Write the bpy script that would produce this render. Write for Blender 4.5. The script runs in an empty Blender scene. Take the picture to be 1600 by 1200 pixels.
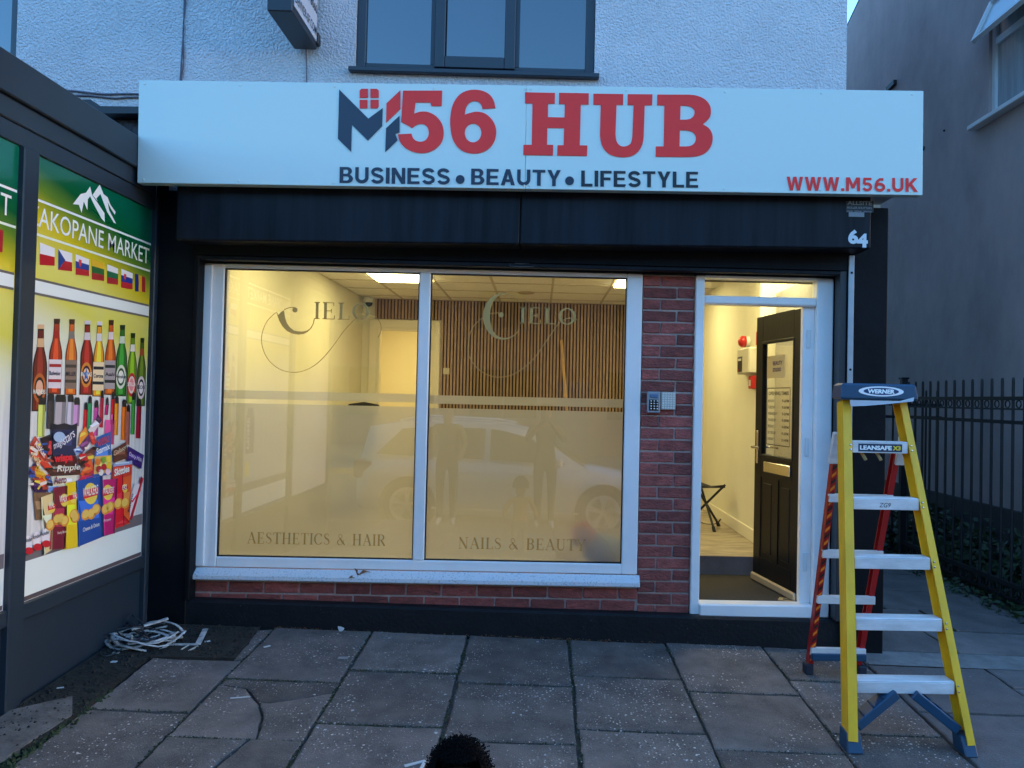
import bpy, math, random
from math import sin, cos, pi, radians
from mathutils import Vector, Matrix
from mathutils.geometry import tessellate_polygon
random.seed(7)
SC = bpy.context.scene
COL = SC.collection

# ------------------------------------------------------------------ camera
F, PPX, PPY = 1170.0, 862.0, 600.0          # focal length and optical centre of the 1600 x 1200 photograph
CAM = Vector((0, -4.8, 1.5))
psi, phi, th = math.atan(19/F), math.atan(22/F), 0.022
FW = Vector((sin(psi)*cos(phi), cos(psi)*cos(phi), sin(phi)))
R0 = Vector((cos(psi), -sin(psi), 0)); U0 = R0.cross(FW)
RT = cos(th)*R0 + sin(th)*U0; UP = cos(th)*U0 - sin(th)*R0
cd = bpy.data.cameras.new('camera'); cam = bpy.data.objects.new('camera', cd); COL.objects.link(cam)
cd.sensor_width = 36; cd.lens = 36*F/1600; cd.shift_x = (800-PPX)/1600; cd.clip_start = 0.02; cd.clip_end = 500
M3 = Matrix((RT, UP, -FW)).transposed()
cam.matrix_world = Matrix.Translation(CAM) @ M3.to_4x4()
SC.camera = cam
# ------------------------------------------------------------------ world, sun, exposure
W = bpy.data.worlds.new('World'); SC.world = W; W.use_nodes = True
nt = W.node_tree; nt.nodes.clear()
sky = nt.nodes.new('ShaderNodeTexSky'); sky.sky_type = 'NISHITA'; sky.sun_disc = False
SUN_EL, SUN_AZ = radians(3.0), radians(75)      # low sun, off to the right behind the houses
sky.sun_elevation = SUN_EL; sky.sun_rotation = SUN_AZ
sky.ozone_density = 3.6
bg = nt.nodes.new('ShaderNodeBackground'); bg.inputs['Strength'].default_value = 0.15
wo = nt.nodes.new('ShaderNodeOutputWorld')
nt.links.new(sky.outputs[0], bg.inputs[0]); nt.links.new(bg.outputs[0], wo.inputs[0])
sl = bpy.data.lights.new('sun', 'SUN'); sl.energy = 0.05; sl.angle = radians(10); sl.color = (1, .8, .6)
sun = bpy.data.objects.new('sun', sl); COL.objects.link(sun)
sdir = Vector((sin(SUN_AZ)*cos(SUN_EL), cos(SUN_AZ)*cos(SUN_EL), sin(SUN_EL)))
sun.rotation_euler = (-sdir).to_track_quat('-Z', 'Y').to_euler()
SC.view_settings.view_transform = 'Standard'; SC.view_settings.look = 'None'
SC.view_settings.exposure = 3.86; SC.view_settings.gamma = 1.0
SC.view_settings.use_curve_mapping = False
SC.render.engine = 'CYCLES'
SC.cycles.use_denoising = True
SC.cycles.max_bounces = 8; SC.cycles.diffuse_bounces = 4; SC.cycles.glossy_bounces = 4; SC.cycles.transmission_bounces = 6; SC.cycles.transparent_max_bounces = 16
SC.cycles.caustics_reflective = False; SC.cycles.caustics_refractive = False
SC.cycles.sample_clamp_indirect = 6.0

# ------------------------------------------------------------------ measuring helpers (photograph pixel -> point on a known plane)
def ray(u, v): return FW + RT*((u-PPX)/F) - UP*((v-PPY)/F)
def atY(u, v, y): d = ray(u, v); return CAM + d*((y-CAM.y)/d.y)
def atX(u, v, x): d = ray(u, v); return CAM + d*((x-CAM.x)/d.x)
GN = Vector((0.023, -0.045, 1.0))             # pavement falls to the road and to the right
def gz(x, y): return -0.023*x + 0.045*min(y, .0)
def atG(u, v): d = ray(u, v); return CAM + d*(-GN.dot(CAM)/GN.dot(d))

# ------------------------------------------------------------------ materials
MATS = {}
def lin(c):
    return tuple((x/255/12.92 if x/255 <= .04045 else ((x/255+.055)/1.055)**2.4) for x in c)
def mat(name, col, rough=.6, metal=0, var=0, vscale=8, bump=0, bscale=60, rnd=0, spec=.5, detail=4, col2=None, coat=0, stretch=None, bdist=.01):
    if name in MATS: return MATS[name]
    m = bpy.data.materials.new(name); m.use_nodes = True; MATS[name] = m
    n = m.node_tree.nodes; l = m.node_tree.links; b = n['Principled BSDF']
    b.inputs['Base Color'].default_value = (*col, 1); b.inputs['Roughness'].default_value = rough
    b.inputs['Metallic'].default_value = metal; b.inputs['Specular IOR Level'].default_value = spec
    if coat: b.inputs['Coat Weight'].default_value = coat; b.inputs['Coat Roughness'].default_value = .08
    tc = n.new('ShaderNodeTexCoord'); src = tc.outputs['Object']
    if stretch:
        mp = n.new('ShaderNodeMapping'); mp.inputs['Scale'].default_value = stretch; l.new(src, mp.inputs[0]); src = mp.outputs[0]
    if rnd or var:
        oi = n.new('ShaderNodeObjectInfo')
        ad = n.new('ShaderNodeVectorMath'); ad.operation = 'ADD'
        sc_ = n.new('ShaderNodeVectorMath'); sc_.operation = 'SCALE'; sc_.inputs[0].default_value = (37, 91, 53); l.new(oi.outputs['Random'], sc_.inputs['Scale'])
        l.new(src, ad.inputs[0]); l.new(sc_.outputs[0], ad.inputs[1]); src = ad.outputs[0]
    cur = None
    if var:
        no = n.new('ShaderNodeTexNoise'); no.inputs['Scale'].default_value = vscale; no.inputs['Detail'].default_value = detail; no.inputs['Roughness'].default_value = .65
        l.new(src, no.inputs['Vector'])
        cr = n.new('ShaderNodeValToRGB'); cr.color_ramp.elements[0].position = .3; cr.color_ramp.elements[1].position = .7
        c2 = col2 or tuple(min(1, x*(1+var)) for x in col); c1 = tuple(x*(1-var) for x in col) if not col2 else col
        cr.color_ramp.elements[0].color = (*c1, 1); cr.color_ramp.elements[1].color = (*c2, 1)
        l.new(no.outputs[0], cr.inputs[0]); cur = cr.outputs[0]
    if rnd:
        hv = n.new('ShaderNodeHueSaturation')
        mr = n.new('ShaderNodeMapRange'); mr.inputs['To Min'].default_value = 1-rnd; mr.inputs['To Max'].default_value = 1+rnd
        l.new(oi.outputs['Random'], mr.inputs[0]); l.new(mr.outputs[0], hv.inputs['Value'])
        if cur: l.new(cur, hv.inputs['Color'])
        else: hv.inputs['Color'].default_value = (*col, 1)
        cur = hv.outputs[0]
    if cur: l.new(cur, b.inputs['Base Color'])
    if bump:
        nb = n.new('ShaderNodeTexNoise'); nb.inputs['Scale'].default_value = bscale; nb.inputs['Detail'].default_value = 5
        l.new(src, nb.inputs['Vector']); bu = n.new('ShaderNodeBump'); bu.inputs['Strength'].default_value = bump; bu.inputs['Distance'].default_value = bdist
        l.new(nb.outputs[0], bu.inputs['Height']); l.new(bu.outputs[0], b.inputs['Normal'])
    return m
def flat(rgb, rough=.5):                      # a printed ink, sRGB
    c = lin(rgb); return mat('ink_%d_%d_%d' % tuple(rgb), (min(.95, c[0]*1.45), min(.92, c[1]*1.12), c[2]), rough)
def emis(name, col, s):
    m = bpy.data.materials.new(name); m.use_nodes = True; b = m.node_tree.nodes['Principled BSDF']
    b.inputs['Base Color'].default_value = (.9, .9, .9, 1); b.inputs['Emission Color'].default_value = (*col, 1); b.inputs['Emission Strength'].default_value = s
    MATS[name] = m; return m
def glass(name, tint=(1, 1, 1), f0=.045, rough=0.0):
    m = bpy.data.materials.new(name); m.use_nodes = True; n = m.node_tree.nodes; l = m.node_tree.links; n.clear()
    lw = n.new('ShaderNodeLayerWeight'); lw.inputs['Blend'].default_value = .5
    p = n.new('ShaderNodeMath'); p.operation = 'POWER'; p.inputs[1].default_value = 5; l.new(lw.outputs['Facing'], p.inputs[0])
    ma = n.new('ShaderNodeMath'); ma.operation = 'MULTIPLY_ADD'; ma.inputs[1].default_value = 1-f0; ma.inputs[2].default_value = f0; l.new(p.outputs[0], ma.inputs[0])
    t = n.new('ShaderNodeBsdfTransparent'); t.inputs[0].default_value = (*tint, 1); g = n.new('ShaderNodeBsdfGlossy'); g.inputs['Roughness'].default_value = rough
    mx = n.new('ShaderNodeMixShader'); o = n.new('ShaderNodeOutputMaterial')
    l.new(ma.outputs[0], mx.inputs[0]); l.new(t.outputs[0], mx.inputs[1]); l.new(g.outputs[0], mx.inputs[2]); l.new(mx.outputs[0], o.inputs[0])
    MATS[name] = m; return m

# ------------------------------------------------------------------ mesh builder
class MB:
    def __init__(s): s.v = []; s.f = []; s.m = []
    def add(s, vs, fs, mi=0):
        o = len(s.v); s.v += [Vector(p) for p in vs]; s.f += [tuple(i+o for i in f) for f in fs]; s.m += [mi]*len(fs); return s
    def box(s, x0, x1, y0, y1, z0, z1, mi=0, c=0):
        if x0 > x1: x0, x1 = x1, x0
        if y0 > y1: y0, y1 = y1, y0
        if z0 > z1: z0, z1 = z1, z0
        c = min(c, (x1-x0)*.45, (y1-y0)*.45, (z1-z0)*.45)
        if c <= 0:
            vs = [(x, y, z) for z in (z0, z1) for y in (y0, y1) for x in (x0, x1)]
            return s.add(vs, [(0, 2, 3, 1), (4, 5, 7, 6), (0, 1, 5, 4), (2, 6, 7, 3), (0, 4, 6, 2), (1, 3, 7, 5)], mi)
        return s.hull8([(x, y, z) for z in (z0, z1) for y in (y0, y1) for x in (x0, x1)], c, mi)
    def hull8(s, P, c, mi=0):                 # chamfered hexahedron; P ordered x fastest, then y, then z
        P = [Vector(p) for p in P]; vs = []; idx = {}
        for i in range(8):
            for ax in range(3):                # the copy of corner i lying on the face of axis ax
                p = P[i].copy()
                for o in range(3):
                    if o != ax:
                        d = P[i ^ (1 << o)] - P[i]
                        p += d.normalized()*c
                idx[i, ax] = len(vs); vs.append(p)
        fs = []
        for ax in range(3):
            a, b = [o for o in range(3) if o != ax]
            for sd in (0, 1):
                k = sd << ax; q = [k, k | 1 << a, k | 1 << a | 1 << b, k | 1 << b]
                fs.append(tuple(idx[i, ax] for i in q))
        for e in range(3):
            a, b = [o for o in range(3) if o != e]
            for sa in (0, 1):
                for sb in (0, 1):
                    i = sa << a | sb << b; j = i | 1 << e
                    fs.append((idx[i, a], idx[j, a], idx[j, b], idx[i, b]))
        for i in range(8): fs.append((idx[i, 0], idx[i, 1], idx[i, 2]))
        ctr = sum(P, Vector())/8; out = []
        for f in fs:
            q = [vs[i] for i in f]; nn = (q[1]-q[0]).cross(q[2]-q[0])
            out.append(f if nn.dot(sum(q, Vector())/len(q)-ctr) > 0 else f[::-1])
        return s.add(vs, out, mi)
    def quad(s, a, b, c, d, mi=0): return s.add([a, b, c, d], [(0, 1, 2, 3)], mi)
    def tube(s, pts, r, n=8, mi=0, flat_=1.0, cap=True, upv=Vector((0, 0, 1))):
        pts = [Vector(p) for p in pts]; rs = r if isinstance(r, (list, tuple)) else [r]*len(pts); vs = []; fs = []
        for i, p in enumerate(pts):
            t = (pts[min(i+1, len(pts)-1)] - pts[max(i-1, 0)]).normalized()
            a = t.cross(upv)
            if a.length < 1e-3: a = t.cross(Vector((1, 0, 0)))
            a.normalize(); b = a.cross(t)
            for k in range(n):
                an = 2*pi*k/n; vs.append(p + a*cos(an)*rs[i] + b*sin(an)*rs[i]*flat_)
        for i in range(len(pts)-1):
            for k in range(n):
                k2 = (k+1) % n; fs.append((i*n+k, i*n+k2, (i+1)*n+k2, (i+1)*n+k))
        if cap: fs.append(tuple(range(n))[::-1]); fs.append(tuple((len(pts)-1)*n+k for k in range(n)))
        return s.add(vs, fs, mi)
    def bar(s, a, b, w, d, upv=(0, 0, 1), mi=0, c=0):     # a rectangular bar from a to b; w across, d along upv
        a, b = Vector(a), Vector(b); t = (b-a).normalized(); u = Vector(upv); u = (u - t*u.dot(t)).normalized(); sd = t.cross(u)
        P = [p + sd*w/2*x + u*d/2*z for p in (a, b) for z in (-1, 1) for x in (-1, 1)]
        Q = P if not c else P
        if c: return s.hull8(P, c, mi)
        return s.add(P, [(0, 1, 3, 2), (4, 6, 7, 5), (0, 4, 5, 1), (2, 3, 7, 6), (0, 2, 6, 4), (1, 5, 7, 3)], mi)
    def poly(s, pts, t=None, mi=0, holes=()):  # planar polygon with holes (3D points); t = extrusion vector
        loops = [[Vector(p) for p in pts]] + [[Vector(p) for p in h] for h in holes]
        flatv = [p for L in loops for p in L]; tris = tessellate_polygon(loops)
        s.add(flatv, [tuple(x) for x in tris], mi)
        if t is not None:
            t = Vector(t); s.add([p+t for p in flatv], [tuple(x)[::-1] for x in tris], mi)
            for L in loops:
                k = len(L); s.add(L+[p+t for p in L], [(i, (i+1) % k, k+(i+1) % k, k+i) for i in range(k)], mi)
        return s
    def lathe(s, prof, ctr, axis='Z', n=24, mi=0):
        ctr = Vector(ctr); vs = []; fs = []
        for (r, h) in prof:
            for k in range(n):
                a = 2*pi*k/n; x, y = r*cos(a), r*sin(a)
                vs.append(ctr + (Vector((x, y, h)) if axis == 'Z' else Vector((x, h, y)) if axis == 'Y' else Vector((h, x, y))))
        for i in range(len(prof)-1):
            for k in range(n):
                k2 = (k+1) % n; fs.append((i*n+k, i*n+k2, (i+1)*n+k2, (i+1)*n+k))
        fs.append(tuple(range(n))); fs.append(tuple((len(prof)-1)*n+k for k in range(n)))
        return s.add(vs, fs, mi)
ORG = {}
def mesh_of(mb, name, mats, org, smooth=False):
    me = bpy.data.meshes.new(name); me.from_pydata([tuple(v-org) for v in mb.v], [], mb.f)
    for m in (mats if isinstance(mats, (list, tuple)) else [mats]): me.materials.append(m)
    me.polygons.foreach_set('material_index', mb.m)
    if smooth: me.polygons.foreach_set('use_smooth', [True]*len(mb.f))
    me.validate(); me.update()
    import bmesh
    b = bmesh.new(); b.from_mesh(me); bmesh.ops.recalc_face_normals(b, faces=b.faces); b.to_mesh(me); b.free()
    return me
def obj(name, mb, mats, parent=None, label=None, smooth=False, kind=None):
    xs = [v.x for v in mb.v]; ys = [v.y for v in mb.v]; zs = [v.z for v in mb.v]
    org = Vector(((min(xs)+max(xs))/2, (min(ys)+max(ys))/2, min(zs)))
    o = bpy.data.objects.new(name, mesh_of(mb, name, mats, org, smooth)); COL.objects.link(o); ORG[o.name] = org
    if parent: o.parent = parent; o.location = org - ORG[parent.name]
    else: o.location = org
    if label: o['label'] = label
    if kind: o['kind'] = kind
    return o
def inst(name, me, loc, parent=None, rot=None, label=None):  # another object on shared mesh data
    o = bpy.data.objects.new(name, me); COL.objects.link(o); loc = Vector(loc); ORG[o.name] = loc
    if parent: o.parent = parent; o.location = loc - ORG[parent.name]
    else: o.location = loc
    if rot: o.rotation_euler = rot
    if label: o['label'] = label
    return o
def tag(o, label, cat, group=None):
    o['label'] = label; o['category'] = cat
    if group: o['group'] = group
    return o
def thing(name, label, cat, loc, group=None):
    o = bpy.data.objects.new(name, None); COL.objects.link(o); o.location = Vector(loc); ORG[o.name] = Vector(loc); o.empty_display_size = .1
    return tag(o, label, cat, group)
def struct(name, mb, mats): return obj(name, mb, mats, kind='structure')

# lettering with the built-in face, fitted to a box: o = lower left corner, ex / ez unit vectors, w x h metres
TXT = {}
def text2d(s, bold):
    if (s, bold) in TXT: return TXT[s, bold]
    cu = bpy.data.curves.new('lettering', 'FONT'); cu.body = s; cu.size = 1; cu.offset = bold; cu.resolution_u = 3
    o = bpy.data.objects.new('lettering', cu); COL.objects.link(o)
    dg = bpy.context.evaluated_depsgraph_get(); me = bpy.data.meshes.new_from_object(o.evaluated_get(dg))
    v = [(p.co.x, p.co.y) for p in me.vertices]; f = [tuple(p.vertices) for p in me.polygons]
    bpy.data.objects.remove(o); bpy.data.curves.remove(cu); bpy.data.meshes.remove(me)
    x0 = min(p[0] for p in v); x1 = max(p[0] for p in v); y0 = min(p[1] for p in v); y1 = max(p[1] for p in v)
    TXT[s, bold] = ([((a-x0)/(x1-x0), (b-y0)/(y1-y0)) for a, b in v], f)
    return TXT[s, bold]
def put_text(mb, s, o, ex, ez, w, h, bold=.0, mi=0, slant=0):
    v, f = text2d(s, bold); o = Vector(o); ex = Vector(ex); ez = Vector(ez)
    mb.add([o + ex*(a*w + b*h*slant) + ez*b*h for a, b in v], f, mi); return mb
# thick/thin serif capitals drawn with strokes
def stroke(mb, pts, ws, o, ex, ez, mi=0):
    n = len(pts); L = []; R = []
    for i, (x, y) in enumerate(pts):
        x0, y0 = pts[max(i-1, 0)]; x1, y1 = pts[min(i+1, n-1)]
        d = math.hypot(x1-x0, y1-y0) or 1; nx, ny = -(y1-y0)/d, (x1-x0)/d
        w = (ws[i] if isinstance(ws, (list, tuple)) else ws)/2
        L.append(o+ex*(x+nx*w)+ez*(y+ny*w)); R.append(o+ex*(x-nx*w)+ez*(y-ny*w))
    mb.add(L+R, [(i, i+1, n+i+1, n+i) for i in range(n-1)], mi)
T_, t_ = .15, .045
def arc(cx, cy, rx, ry, a0, a1, n=18): return [(cx+rx*cos(radians(a0+(a1-a0)*i/n)), cy+ry*sin(radians(a0+(a1-a0)*i/n))) for i in range(n+1)]
def arcw(a0, a1, n=18): return [t_+(T_-t_)*abs(cos(radians(a0+(a1-a0)*i/n)))**1.5 for i in range(n+1)]
def sl_(*p, w): return (list(p), w)
GL = {
 'I': (.34, [sl_((.17, 0), (.17, 1), w=T_), sl_((.02, .02), (.32, .02), w=t_), sl_((.02, .98), (.32, .98), w=t_)]),
 'E': (.72, [sl_((.17, 0), (.17, 1), w=T_), sl_((.02, .02), (.64, .02), w=t_), sl_((.02, .98), (.6, .98), w=t_), sl_((.17, .5), (.48, .5), w=t_), sl_((.48, .38), (.48, .62), w=t_), sl_((.6, .8), (.6, 1), w=t_), sl_((.65, 0), (.65, .24), w=t_)]),
 'L': (.66, [sl_((.17, 0), (.17, 1), w=T_), sl_((.02, .02), (.6, .02), w=t_), sl_((.02, .98), (.32, .98), w=t_), sl_((.61, 0), (.61, .24), w=t_)]),
 'T': (.74, [sl_((.37, 0), (.37, 1), w=T_), sl_((.22, .02), (.52, .02), w=t_), sl_((.03, .98), (.71, .98), w=t_), sl_((.03, .78), (.03, 1), w=t_), sl_((.71, .78), (.71, 1), w=t_)]),
 'H': (.88, [sl_((.17, 0), (.17, 1), w=T_), sl_((.7, 0), (.7, 1), w=T_), sl_((.17, .5), (.7, .5), w=t_)]+[sl_((x, y), (x+.3, y), w=t_) for x in (.02, .55) for y in (.02, .98)]),
 'N': (.88, [sl_((.14, 0), (.14, 1), w=t_), sl_((.72, 0), (.72, 1), w=t_), sl_((.12, 1), (.72, 0), w=T_), sl_((.02, .02), (.28, .02), w=t_), sl_((.6, .98), (.86, .98), w=t_)]),
 'A': (.84, [sl_((.1, 0), (.42, 1), w=t_), sl_((.4, 1), (.74, 0), w=T_), sl_((.22, .35), (.6, .35), w=t_), sl_((0, .02), (.24, .02), w=t_), sl_((.58, .02), (.86, .02), w=t_)]),
 'U': (.84, [sl_((.17, .3), (.17, 1), w=T_), (arc(.42, .3, .25, .28, 180, 360), [T_+(t_-T_)*i/18 for i in range(19)]), sl_((.67, .3), (.67, 1), w=t_), sl_((.02, .98), (.32, .98), w=t_), sl_((.55, .98), (.79, .98), w=t_)]),
 'Y': (.8, [sl_((.4, 0), (.4, .45), w=T_), sl_((.1, 1), (.4, .45), w=T_), sl_((.7, 1), (.4, .45), w=t_), sl_((.25, .02), (.55, .02), w=t_), sl_((0, .98), (.25, .98), w=t_), sl_((.58, .98), (.82, .98), w=t_)]),
 'R': (.8, [sl_((.17, 0), (.17, 1), w=T_), (arc(.38, .75, .24, .23, 90, -90), arcw(90, -90)), sl_((.02, .02), (.32, .02), w=t_), sl_((.02, .98), (.38, .98), w=t_), sl_((.17, .52), (.38, .52), w=t_), sl_((.38, .52), (.72, 0), w=T_)]),
 'B': (.74, [sl_((.17, 0), (.17, 1), w=T_), (arc(.36, .76, .22, .22, 90, -90), arcw(90, -90)), (arc(.36, .28, .26, .26, 90, -90), arcw(90, -90)), sl_((.02, .02), (.36, .02), w=t_), sl_((.02, .98), (.36, .98), w=t_), sl_((.17, .54), (.36, .54), w=t_)]),
 'S': (.62, [([(.5, .78), (.46, .92), (.3, .98), (.14, .92), (.09, .76), (.16, .62), (.32, .52), (.46, .42), (.53, .26), (.46, .1), (.3, .02), (.12, .08), (.06, .24)], [t_, t_, t_, .07, .1, .13, T_, .13, .1, .07, t_, t_, t_])]),
 'C': (.8, [(arc(.42, .5, .36, .48, 40, 320), arcw(40, 320)), sl_((.7, .7), (.7, .95), w=t_)]),
 'O': (.9, [(arc(.45, .5, .37, .48, 0, 360, 30), arcw(0, 360, 30))]),
 '&': (.9, [(arc(.36, .78, .16, .19, 300, -60, 14), [t_]*15), ([(.3, .64), (.5, .35), (.78, .02)], [.08, T_, .1]), ([(.4, .58), (.16, .4), (.08, .22), (.2, .05), (.4, .03), (.6, .2), (.72, .45)], [t_, .08, .11, .08, t_, t_, t_])]),
 ' ': (.42, [])}
def serif(mb, s, o, ex, ez, w, h, mi=0, mark=None):
    tot = sum(GL[c][0] for c in s)+.1*(len(s)-1); k = w/tot; x = 0
    for c in s:
        for pts, ws in GL[c][1]:
            stroke(mb, [((x+px)*k, py*h) for px, py in pts], [q*k for q in ws] if isinstance(ws, list) else ws*k, Vector(o), Vector(ex), Vector(ez), mi)
        x += GL[c][0]+.1
    return mb
# heavy grotesque capitals for the sign
def rc(a, b, c, d): return ('p', [(a, b), (c, b), (c, d), (a, d)], [])
SANS = {
 'E': (.67, [rc(0, 0, .2, 1), rc(.2, 0, .66, .17), rc(.2, .42, .6, .58), rc(.2, .83, .65, 1)]), 'F': (.62, [rc(0, 0, .2, 1), rc(.2, .41, .56, .58), rc(.2, .83, .62, 1)]), 'L': (.62, [rc(0, 0, .2, 1), rc(.2, 0, .62, .18)]),
 'I': (.2, [rc(0, 0, .2, 1)]), 'T': (.69, [rc(.245, 0, .445, .83), rc(0, .83, .69, 1)]), '.': (.2, [rc(0, 0, .2, .2)]),
 'N': (.73, [('p', [(0, 0), (0, 1), (.21, 1), (.54, .38), (.54, 1), (.73, 1), (.73, 0), (.52, 0), (.19, .62), (.19, 0)], [])]),
 'B': (.72, [('p', [(0, 0)]+arc(.40, .275, .32, .275, -90, 62)+arc(.40, .75, .26, .25, -50, 90)+[(0, 1)], [[(.2, .16), (.38, .16)]+arc(.38, .29, .12, .13, -90, 90)+[(.2, .42)], [(.2, .58)]+arc(.37, .71, .09, .13, -90, 90)+[(.2, .84)]])]),
 'U': (.73, [('s', [(.1, 1)]+arc(.365, .365, .265, .265, 180, 360)+[(.63, 1)], .2)]), 'S': (.7, [('s', arc(.35, .715, .245, .195, 12, 265)+arc(.35, .285, .26, .195, 85, -165), .185)]),
 'A': (.76, [('p', [(0, 0), (.27, 1), (.49, 1), (.76, 0), (.55, 0), (.5, .2), (.26, .2), (.21, 0)], [[(.31, .37), (.45, .37), (.38, .68)]])]),
 'Y': (.73, [('p', [(0, 1), (.22, 1), (.365, .62), (.51, 1), (.73, 1), (.465, .40), (.465, 0), (.265, 0), (.265, .40)], [])]),
 'W': (1.02, [('p', [(0, 1), (.2, 1), (.3, .36), (.41, 1), (.61, 1), (.72, .36), (.82, 1), (1.02, 1), (.83, 0), (.63, 0), (.51, .62), (.39, 0), (.19, 0)], [])]),
 'M': (.88, [('p', [(0, 0), (0, 1), (.24, 1), (.44, .5), (.64, 1), (.88, 1), (.88, 0), (.69, 0), (.69, .64), (.52, .2), (.36, .2), (.19, .64), (.19, 0)], [])]),
 'K': (.78, [('p', [(0, 0), (0, 1), (.2, 1), (.2, .6), (.5, 1), (.75, 1), (.42, .58), (.78, 0), (.53, 0), (.28, .42), (.2, .32), (.2, 0)], [])]),
 '5': (.66, [('p', [(.1, .99), (.6, .99), (.6, .82), (.25, .82), (.23, .62), (.06, .5)], []), ('s', arc(.33, .325, .235, .235, 140, -160), .18)]), '6': (.7, [('s', arc(.355, .315, .255, .225, 0, 360, 28), .185), ('s', [(.1, .33), (.12, .52), (.2, .74), (.36, .88), (.58, .88)], .175)])}
def sans(mb, s, o, ex, ez, w, h):
    sp_ = .11; tot = sum(SANS[c][0] for c in s)+sp_*(len(s)-1); k = w/tot; x = 0; nrm = Vector(ex).cross(Vector(ez)); i = 0
    for c in s:
        for g in SANS[c][1]:
            o2 = Vector(o)+nrm*.00012*(i % 4); i += 1; f = lambda p: o2+ex*((x+p[0])*k)+ez*(p[1]*h)
            if g[0] == 'p': mb.poly([f(p) for p in g[1]], holes=[[f(p) for p in q] for q in g[2]])
            else: stroke(mb, [((x+p[0])*k, p[1]*h) for p in g[1]], g[2]*(k+h)/2, o2, ex, ez)
        x += SANS[c][0]+sp_
    return mb
EX, EY, EZ = Vector((1, 0, 0)), Vector((0, 1, 0)), Vector((0, 0, 1))
# ================================================================== materials in use
RENDER = mat('white_roughcast', (.74, .75, .78), .85, var=.08, vscale=2.5, bump=1.0, bscale=75, bdist=.03)
UPVC = mat('white_upvc', (.90, .86, .83), .32, var=.05, vscale=3)
BLACK = mat('black_paint', (.006, .007, .009), .5, spec=.12, var=.25, vscale=4, bump=.15, bscale=25)
BLACKBOX = mat('black_steel_box', (.007, .009, .014), .4, var=.7, vscale=3, stretch=(5, 5, .3), spec=.22)
PLINTH = mat('black_bitumen', (.009, .010, .012), .6, spec=.25, var=.3, vscale=6, bump=.4, bscale=45, bdist=.01)
BRICK = mat('red_brick', (.29, .072, .058), .8, var=.38, vscale=14, bump=1.0, bscale=45, rnd=.36, stretch=(1, 1, 2.2))
MORTAR = mat('mortar', (.40, .30, .26), .9, var=.2, vscale=20, bump=.5, bscale=90)
ANTH = mat('anthracite_aluminium', (.026, .036, .048), .4, spec=.3, var=.08, vscale=2)
DARKFRAME = mat('dark_grey_window_frame', (.028, .036, .048), .35)
ALU = mat('brushed_aluminium', (.8, .79, .78), .34, metal=.3, var=.2, vscale=5, stretch=(1, 4, 4), detail=8)
STEEL = mat('galvanised_steel', (.38, .42, .46), .45, metal=.6, var=.1)
CREAM = mat('cream_wall', (.74, .70, .56), .8, var=.04, vscale=1.5)
TRIM = mat('cream_gloss_trim', (.78, .73, .6), .4)
TILE = mat('ceiling_tile', (.82, .80, .74), .9, var=.04, vscale=40, rnd=.03)
OAK = mat('oak_slat', (.32, .22, .145), .55, var=.3, vscale=14, rnd=.12, stretch=(6, 6, .5))
FELT = mat('black_felt', (.008, .007, .007), .95)
VINYL = mat('wood_vinyl', (.34, .28, .21), .45, var=.45, vscale=5, stretch=(1, 4, 1))
MATT = mat('coir_mat', (.05, .042, .035), .95, var=.4, vscale=120, bump=.8, bscale=250)
BLKDOOR = mat('black_door_skin', (.007, .007, .008), .4, spec=.25, bump=.12, bscale=30, stretch=(4, 4, .6))
CHROME = mat('chrome', (.7, .68, .62), .18, metal=1)
GOLD = mat('gold_foil', (.76, .50, .17), .25, metal=.45)
SIGNW = mat('white_sign_panel', (.64, .75, .70), .3, coat=.15)
RED = mat('sign_red', (.95, .055, .048), .38, spec=.2)
NAVY = mat('sign_navy', (.018, .026, .05), .3)
INKBLK = mat('sign_black', (.012, .014, .02), .3)
NEIGH = mat('grey_masonry_paint', (.47, .36, .335), .8, var=.2, vscale=1.6, bump=.5, bscale=9, detail=9, stretch=(1, 1, .6))
IRON = mat('black_iron', (.009, .010, .013), .5)
WHITEP = mat('white_plastic', (.72, .73, .72), .4)
GREYP = mat('grey_plastic', (.2, .23, .26), .4)
SKIN = mat('skin', (.16, .075, .045), .5)
HAIR = mat('black_hair', (.003, .003, .0035), .9, spec=.08)
SOIL = mat('dark_soil', (.022, .018, .013), .95, var=.5, vscale=18, bump=1.0, bscale=60)
ASPH = mat('asphalt', (.05, .05, .052), .9, var=.25, vscale=30, bump=.6, bscale=120)
MOSS = mat('moss', (.035, .05, .018), .95, var=.4, vscale=30)
LEAF = mat('leaf_green', (.035, .06, .02), .6, var=.4, vscale=6)
DEAD = mat('dead_leaf', (.22, .11, .05), .8, var=.4, vscale=20)
CHIP = mat('pale_chip', (.55, .55, .54), .8)
YEL = mat('yellow_fibreglass', (.88, .46, .015), .42, var=.14, vscale=9, stretch=(1, 1, .3))
LRED = mat('red_fibreglass', (.42, .012, .012), .4)
LBLUE = mat('blue_plastic', (.010, .055, .11), .4)
TIMBER = mat('pale_timber', (.55, .36, .16), .6, var=.15, vscale=8, stretch=(8, 8, 1))
CARW = mat('white_car_paint', (.75, .77, .8), .3, coat=.5)
TYRE = mat('rubber', (.012, .012, .012), .8)
CLEAR = glass('clear_glass', f0=.085)
DARKGL = mat('dark_glass', (.012, .014, .016), .06, spec=.6)
SKYGL = mat('window_glass_dark_room', (.01, .012, .016), .03); SKYGL.node_tree.nodes['Principled BSDF'].inputs['IOR'].default_value = 2.3
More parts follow.
